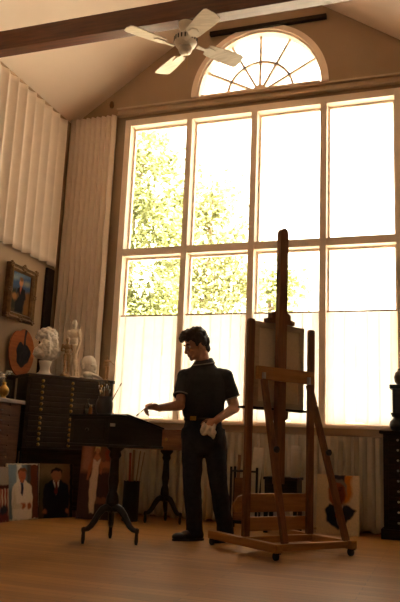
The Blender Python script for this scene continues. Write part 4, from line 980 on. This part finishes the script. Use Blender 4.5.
# brush in the right hand and rag in the left
hpnt = wr1 + V((-.105, -.070, -.018))
brush('paintbrush', ml(hpnt + V((.050, .025, .062))), ml(hpnt + V((-.075, -.045, -.060))), "slim paintbrush held in the standing man's outstretched hand", None, .0038, .022, .005)
rgm = MB(); rc = wr2 + V((-.085, -.03, -.075)); rnd = random.Random(3)
for i in range(12):
    rgm.ell(rc + V((rnd.uniform(-.04, .06), rnd.uniform(-.03, .02), rnd.uniform(-.06, .02))), (rnd.uniform(.014, .024),) * 2 + (rnd.uniform(.02, .035),), n=10, m=8)
rgm.cap(rc, rc + V((.055, 0, -.07)), .028, .016); rgm.cap(rc, rc + V((-.03, 0, -.05)), .026, .018); rgm.cap(rc + V((-.02, 0, 0)), rc + V((.06, 0, -.03)), .028, .022)
rg_ = organic('rag', rgm, WHITECLOTH, None, .005, 1, .4, (.012, 26, (1, 1, .6)), 6)
tag(rg_, "crumpled off-white rag held in the standing man's lowered hand", 'rag'); rg_.location = MO; rg_.rotation_euler = (0, 0, MA)

# ------------------------------------------------------------------ things along the skirt curtain
dk_ = thing('pedestal_table', 'brown pedestal table with a drawer, behind the standing man', 'table', (-2.71, 6.87, 0), math.radians(6))
b = MB(); b.box(-.40, .20, -.19, .19, .715, .90); b.box(-.415, .215, -.205, .205, .90, .918, ch=.004); b.build('body', DESKW, dk_, bevel=.003)
for x0 in (-.385, -.09):
    d = MB().box(x0, x0 + .275, -.197, -.19, .735, .885, ch=.003).build('drawer', DESKW, dk_)
    MB(M=Matrix.Translation((x0 + .1375, -.197, .82)) @ Matrix.Rotation(math.radians(90), 4, 'X')).lathe([(0, 0), (.007, 0), (.007, .01), (.014, .016), (.012, .024), (0, .026)], 12).build('knob', BRASS, d, True)
pedestal(dk_, BLACKWOOD, .715, .24, .03, .20, math.radians(-20))
bn = thing('brush_bin', 'tall dark cylindrical bin holding long rolls and sticks, by the beige curtain', 'bin', (-3.04, 6.78, 0))
MB().lathe([(0, 0), (.08, 0), (.083, .01), (.083, .385), (.088, .392), (.078, .392), (.076, .02), (0, .02)], 24).build('body', mat('bin_metal', (.03, .028, .026), .5, .3), bn, True)
for i, (u_, v_, tu, tv, h_, r_, c_) in enumerate([(-.04, .0, -.09, .02, .70, .011, (.42, .36, .28)), (-.02, -.03, -.03, -.02, .68, .012, (.28, .08, .04)), (.0, .03, .0, .05, .71, .014, (.26, .16, .08)), (.02, -.02, .07, -.01, .70, .007, (.30, .20, .10)), (.045, .02, .11, .03, .69, .007, (.34, .24, .14))]):
    bp_ = V((-3.04, 6.78, .022)); a_ = bp_ + Ru * u_ * .6 + Fu * v_ * .6; b2 = bp_ + Ru * tu + Fu * tv + V((0, 0, h_ - .03))
    a_ += (b2 - a_).normalized() * .012
    tag(MB().tube([a_, a_.lerp(b2, .5), b2], r_, 10).build('wooden_stick' if i > 1 else 'canvas_roll', mat('stick_%d' % i, c_, .7), smooth=False),
        ['pale canvas roll leaning left in the tall dark bin', 'thin dark red roll standing in the tall dark bin', 'thick brown stick in the middle of the tall dark bin', 'thin stick leaning right in the tall dark bin', 'thin pale stick leaning furthest right in the tall dark bin'][i], 'roll' if i < 2 else 'stick', 'rolls and sticks in the bin')
rk = thing('canvas_rack', 'low black metal canvas rack by the beige curtain, left of the easel mast', 'rack', (-1.885, 6.93, 0), math.radians(4))
for x in (-.128, .128):
    for y in (-.09, .09): MB().box(x - .011, x + .011, y - .011, y + .011, 0, .585, ch=.003).build('post', IRON, rk)
for y in (-.09, .09):
    MB().tube([(-.117, y, .545), (.117, y, .545)], .009, 8).build('rail', IRON, rk, True); MB().tube([(-.117, y, .06), (.117, y, .06)], .009, 8).build('rail', IRON, rk, True)
MB().box(-.117, .117, -.08, .08, .065, .078).build('shelf', IRON, rk)
rp = lambda x, y, z: V((-1.885 + x * .9976 - y * .0698, 6.93 + x * .0698 + y * .9976, z))
o = MB().tube([rp(-.08, -.03, .085), rp(-.075, .03, .70)], .017, 12).build('canvas_roll', mat('brown_roll', (.22, .11, .05), .7), smooth=True); tag(o, 'brown cardboard roll standing in the black rack', 'roll')
o = MB().box(-.05, .05, -.008, .008, 0, .70, ch=.002).build('white_board', WHITECLOTH); o.location = rp(.055, .045, .081); o.rotation_euler = (0, math.radians(5), math.radians(4)); tag(o, 'narrow white board standing in the black rack beside the easel upright', 'board')
o = MB().box(-.075, .075, -.01, .01, 0, .40, ch=.003).build('brown_board', DESKW); o.location = rp(-.03, -.045, .080); o.rotation_euler = (-.08, 0, math.radians(4)); tag(o, 'short brown board leaning inside the black rack', 'board')
lt = thing('low_stand', 'low dark wooden stand by the beige curtain, seen between the easel uprights', 'stand', (-1.49, 6.86, 0))
MB().box(-.165, .165, -.15, .15, .485, .51, ch=.004).build('top', DARKWOOD, lt); b = MB(); b.box(-.155, .155, -.125, .125, .30, .485); b.build('body', DARKWOOD, lt)
for x in (-.14, .14):
    for y in (-.11, .11): MB().box(x - .018, x + .018, y - .018, y + .018, 0, .30).build('leg', DARKWOOD, lt)
o = MB().lathe([(0, 0), (.045, 0), (.045, .27), (.043, .295), (.039, .297), (.039, .02), (0, .02)], 20).build('paper_tube', mat('paper_tube', (.62, .55, .46), .8), smooth=True); o.location = (-1.375, 6.86, .511); tag(o, 'tall white paper tube standing on the low dark stand', 'tube')
o = MB().lathe([(0, 0), (.03, 0), (.034, .05), (.03, .075), (.026, .075), (.028, .02), (0, .02)], 18).build('small_pot', mat('clay_pot', (.16, .08, .045), .7), smooth=True); o.location = (-1.50, 6.80, .511); tag(o, 'small brown pot on the low dark stand', 'pot')

# dark cabinet at the right edge
rc_ = thing('dark_cabinet', 'dark wooden cabinet with pale round knobs at the right edge, under the window', 'cabinet', (-.165, 6.99, 0))
b = MB(); b.box(-.405, .42, 0.01, .22, .09, .955); b.box(-.43, .44, -.015, .23, 0, .09, ch=.006); b.build('body', DARKWOOD, rc_)
MB().box(-.44, .45, -.02, .235, .955, .985, ch=.006).build('top', DARKWOOD, rc_)
for i in range(9):
    zt = .942 - i * .0935
    d = MB().box(-.36, .38, -.006, .01, zt - .085, zt, ch=.004).build('drawer', DARKWOOD, rc_)
    for x in (-.27, .30):
        MB(M=Matrix.Translation((x, -.006, zt - .0425)) @ Matrix.Rotation(math.radians(90), 4, 'X')).lathe([(0, 0), (.006, 0), (.005, .008), (.011, .012), (.010, .019), (0, .021)], 12).build('knob', mat('bone_knob', (.42, .37, .30), .4), d, True)
vp_ = thing('carved_pedestal', 'black turned and stepped wooden pedestal on top of the dark cabinet at the right edge', 'pedestal', (-.415, 7.06, .986))
MB().lathe([(0, 0), (.07, 0), (.09, .02), (.10, .055), (.092, .09), (.07, .11), (.06, .125), (.075, .135), (.085, .16), (.09, .17), (0, .17)], 24).build('base', BLACKWOOD, vp_, True)
b = MB(); b.box(-.065, .065, -.065, .065, .165, .395, ch=.006); b.box(-.09, .09, -.09, .09, .395, .435, ch=.008); b.build('column', BLACKWOOD, vp_)
o = thing('round_jar', 'round brown lidded jar standing on the black pedestal at the right edge', 'jar', (-.40, 7.06, 1.422))
MB().lathe([(0, 0), (.035, 0), (.06, .03), (.068, .075), (.055, .12), (.03, .14), (0, .142)], 24).build('body', mat('brown_glaze', (.10, .05, .025), .3), o, True); MB().lathe([(0, .138), (.034, .14), (.03, .155), (.008, .16), (.01, .175), (0, .18)], 18).build('lid', mat('brown_glaze', (.1, .05, .025)), o, True)

# ------------------------------------------------------------------ trees outside
LEAFM = []
for i, c_ in enumerate([(.172, .188, .080), (.165, .182, .076), (.19, .198, .092)]):
    LEAFM.append(cloth('leaf_%d' % i, c_, trans=.5))
BARK = mat('bark', (.22, .17, .11), .9, var=.3, scale=12, bump=.4)
def tree(x, y, h, cz, rx, rz, n, seed, label, leaf, mi, gaps=.35):
    rnd = random.Random(seed); t = thing('leafy_tree', label, 'tree', (x, y, -.3), 0, 'trees outside the window')
    tips = []; tk = MB(); pts = [(0, 0, 0), (.06, .02, h * .3), (-.04, .03, h * .6), (.03, 0, h * .92)]
    tk.tube(pts, [.13, .10, .07, .025], 10)
    for i in range(16):
        z = h * rnd.uniform(.3, .9); a = rnd.uniform(0, 6.28); r = rx * rnd.uniform(.5, .95) * (1.15 - .55 * abs(z - cz) / rz); p1 = (r * math.cos(a), r * math.sin(a), z + rnd.uniform(.2, .9))
        m_ = (r * .45 * math.cos(a + .2), r * .45 * math.sin(a + .2), z + .12); tk.tube([(0, 0, z), m_, p1], [.04, .026, .008], 6); tips += [p1, m_]
    tk.build('trunk', BARK, t, True)
    cl = []
    while len(cl) < 90:
        p = V((rnd.uniform(-1, 1), rnd.uniform(-1, 1), rnd.uniform(-1, 1)))
        if p.length < 1: cl.append((V((p.x * rx, p.y * rx, cz + p.z * rz)), rnd.uniform(.25, .5)))
    cl += [(V(p), .4) for p in tips]
    fo = MB(); vs = []; fs = []
    for i in range(n):
        c, r = cl[rnd.randrange(len(cl))]
        q = c + V((rnd.gauss(0, r * .55), rnd.gauss(0, r * .55), rnd.gauss(0, r * .45)))
        d = V((rnd.uniform(-1, 1), rnd.uniform(-1, 1), rnd.uniform(-.9, .3))).normalized(); s_ = d.cross(V((rnd.uniform(-1, 1), rnd.uniform(-1, 1), 1))).normalized(); L = leaf * rnd.uniform(.7, 1.3)
        k = len(vs); nn = d.cross(s_) * L * .08
        vs += [q, q + d * L * .45 + s_ * L * .27 + nn, q + d * L, q + d * L * .45 - s_ * L * .27 + nn]; fs.append((k, k + 1, k + 2, k + 3))
    fo.add(vs, fs); fo.build('foliage', LEAFM[mi], t)
tree(-6.25, 13.2, 8.0, 5.2, 1.32, 2.9, 11500, 1, 'tall leafy yellow-green tree outside the leftmost window panes', .15, 0)
tree(-5.65, 16.6, 8.1, 5.2, 1.25, 2.7, 6500, 2, 'smaller thin-leaved tree outside the second row of panes from the left', .17, 2)
tree(-4.75, 19.6, 6.9, 4.7, .95, 2.1, 2600, 3, 'pale slender young tree outside, just left of the easel mast', .19, 1)
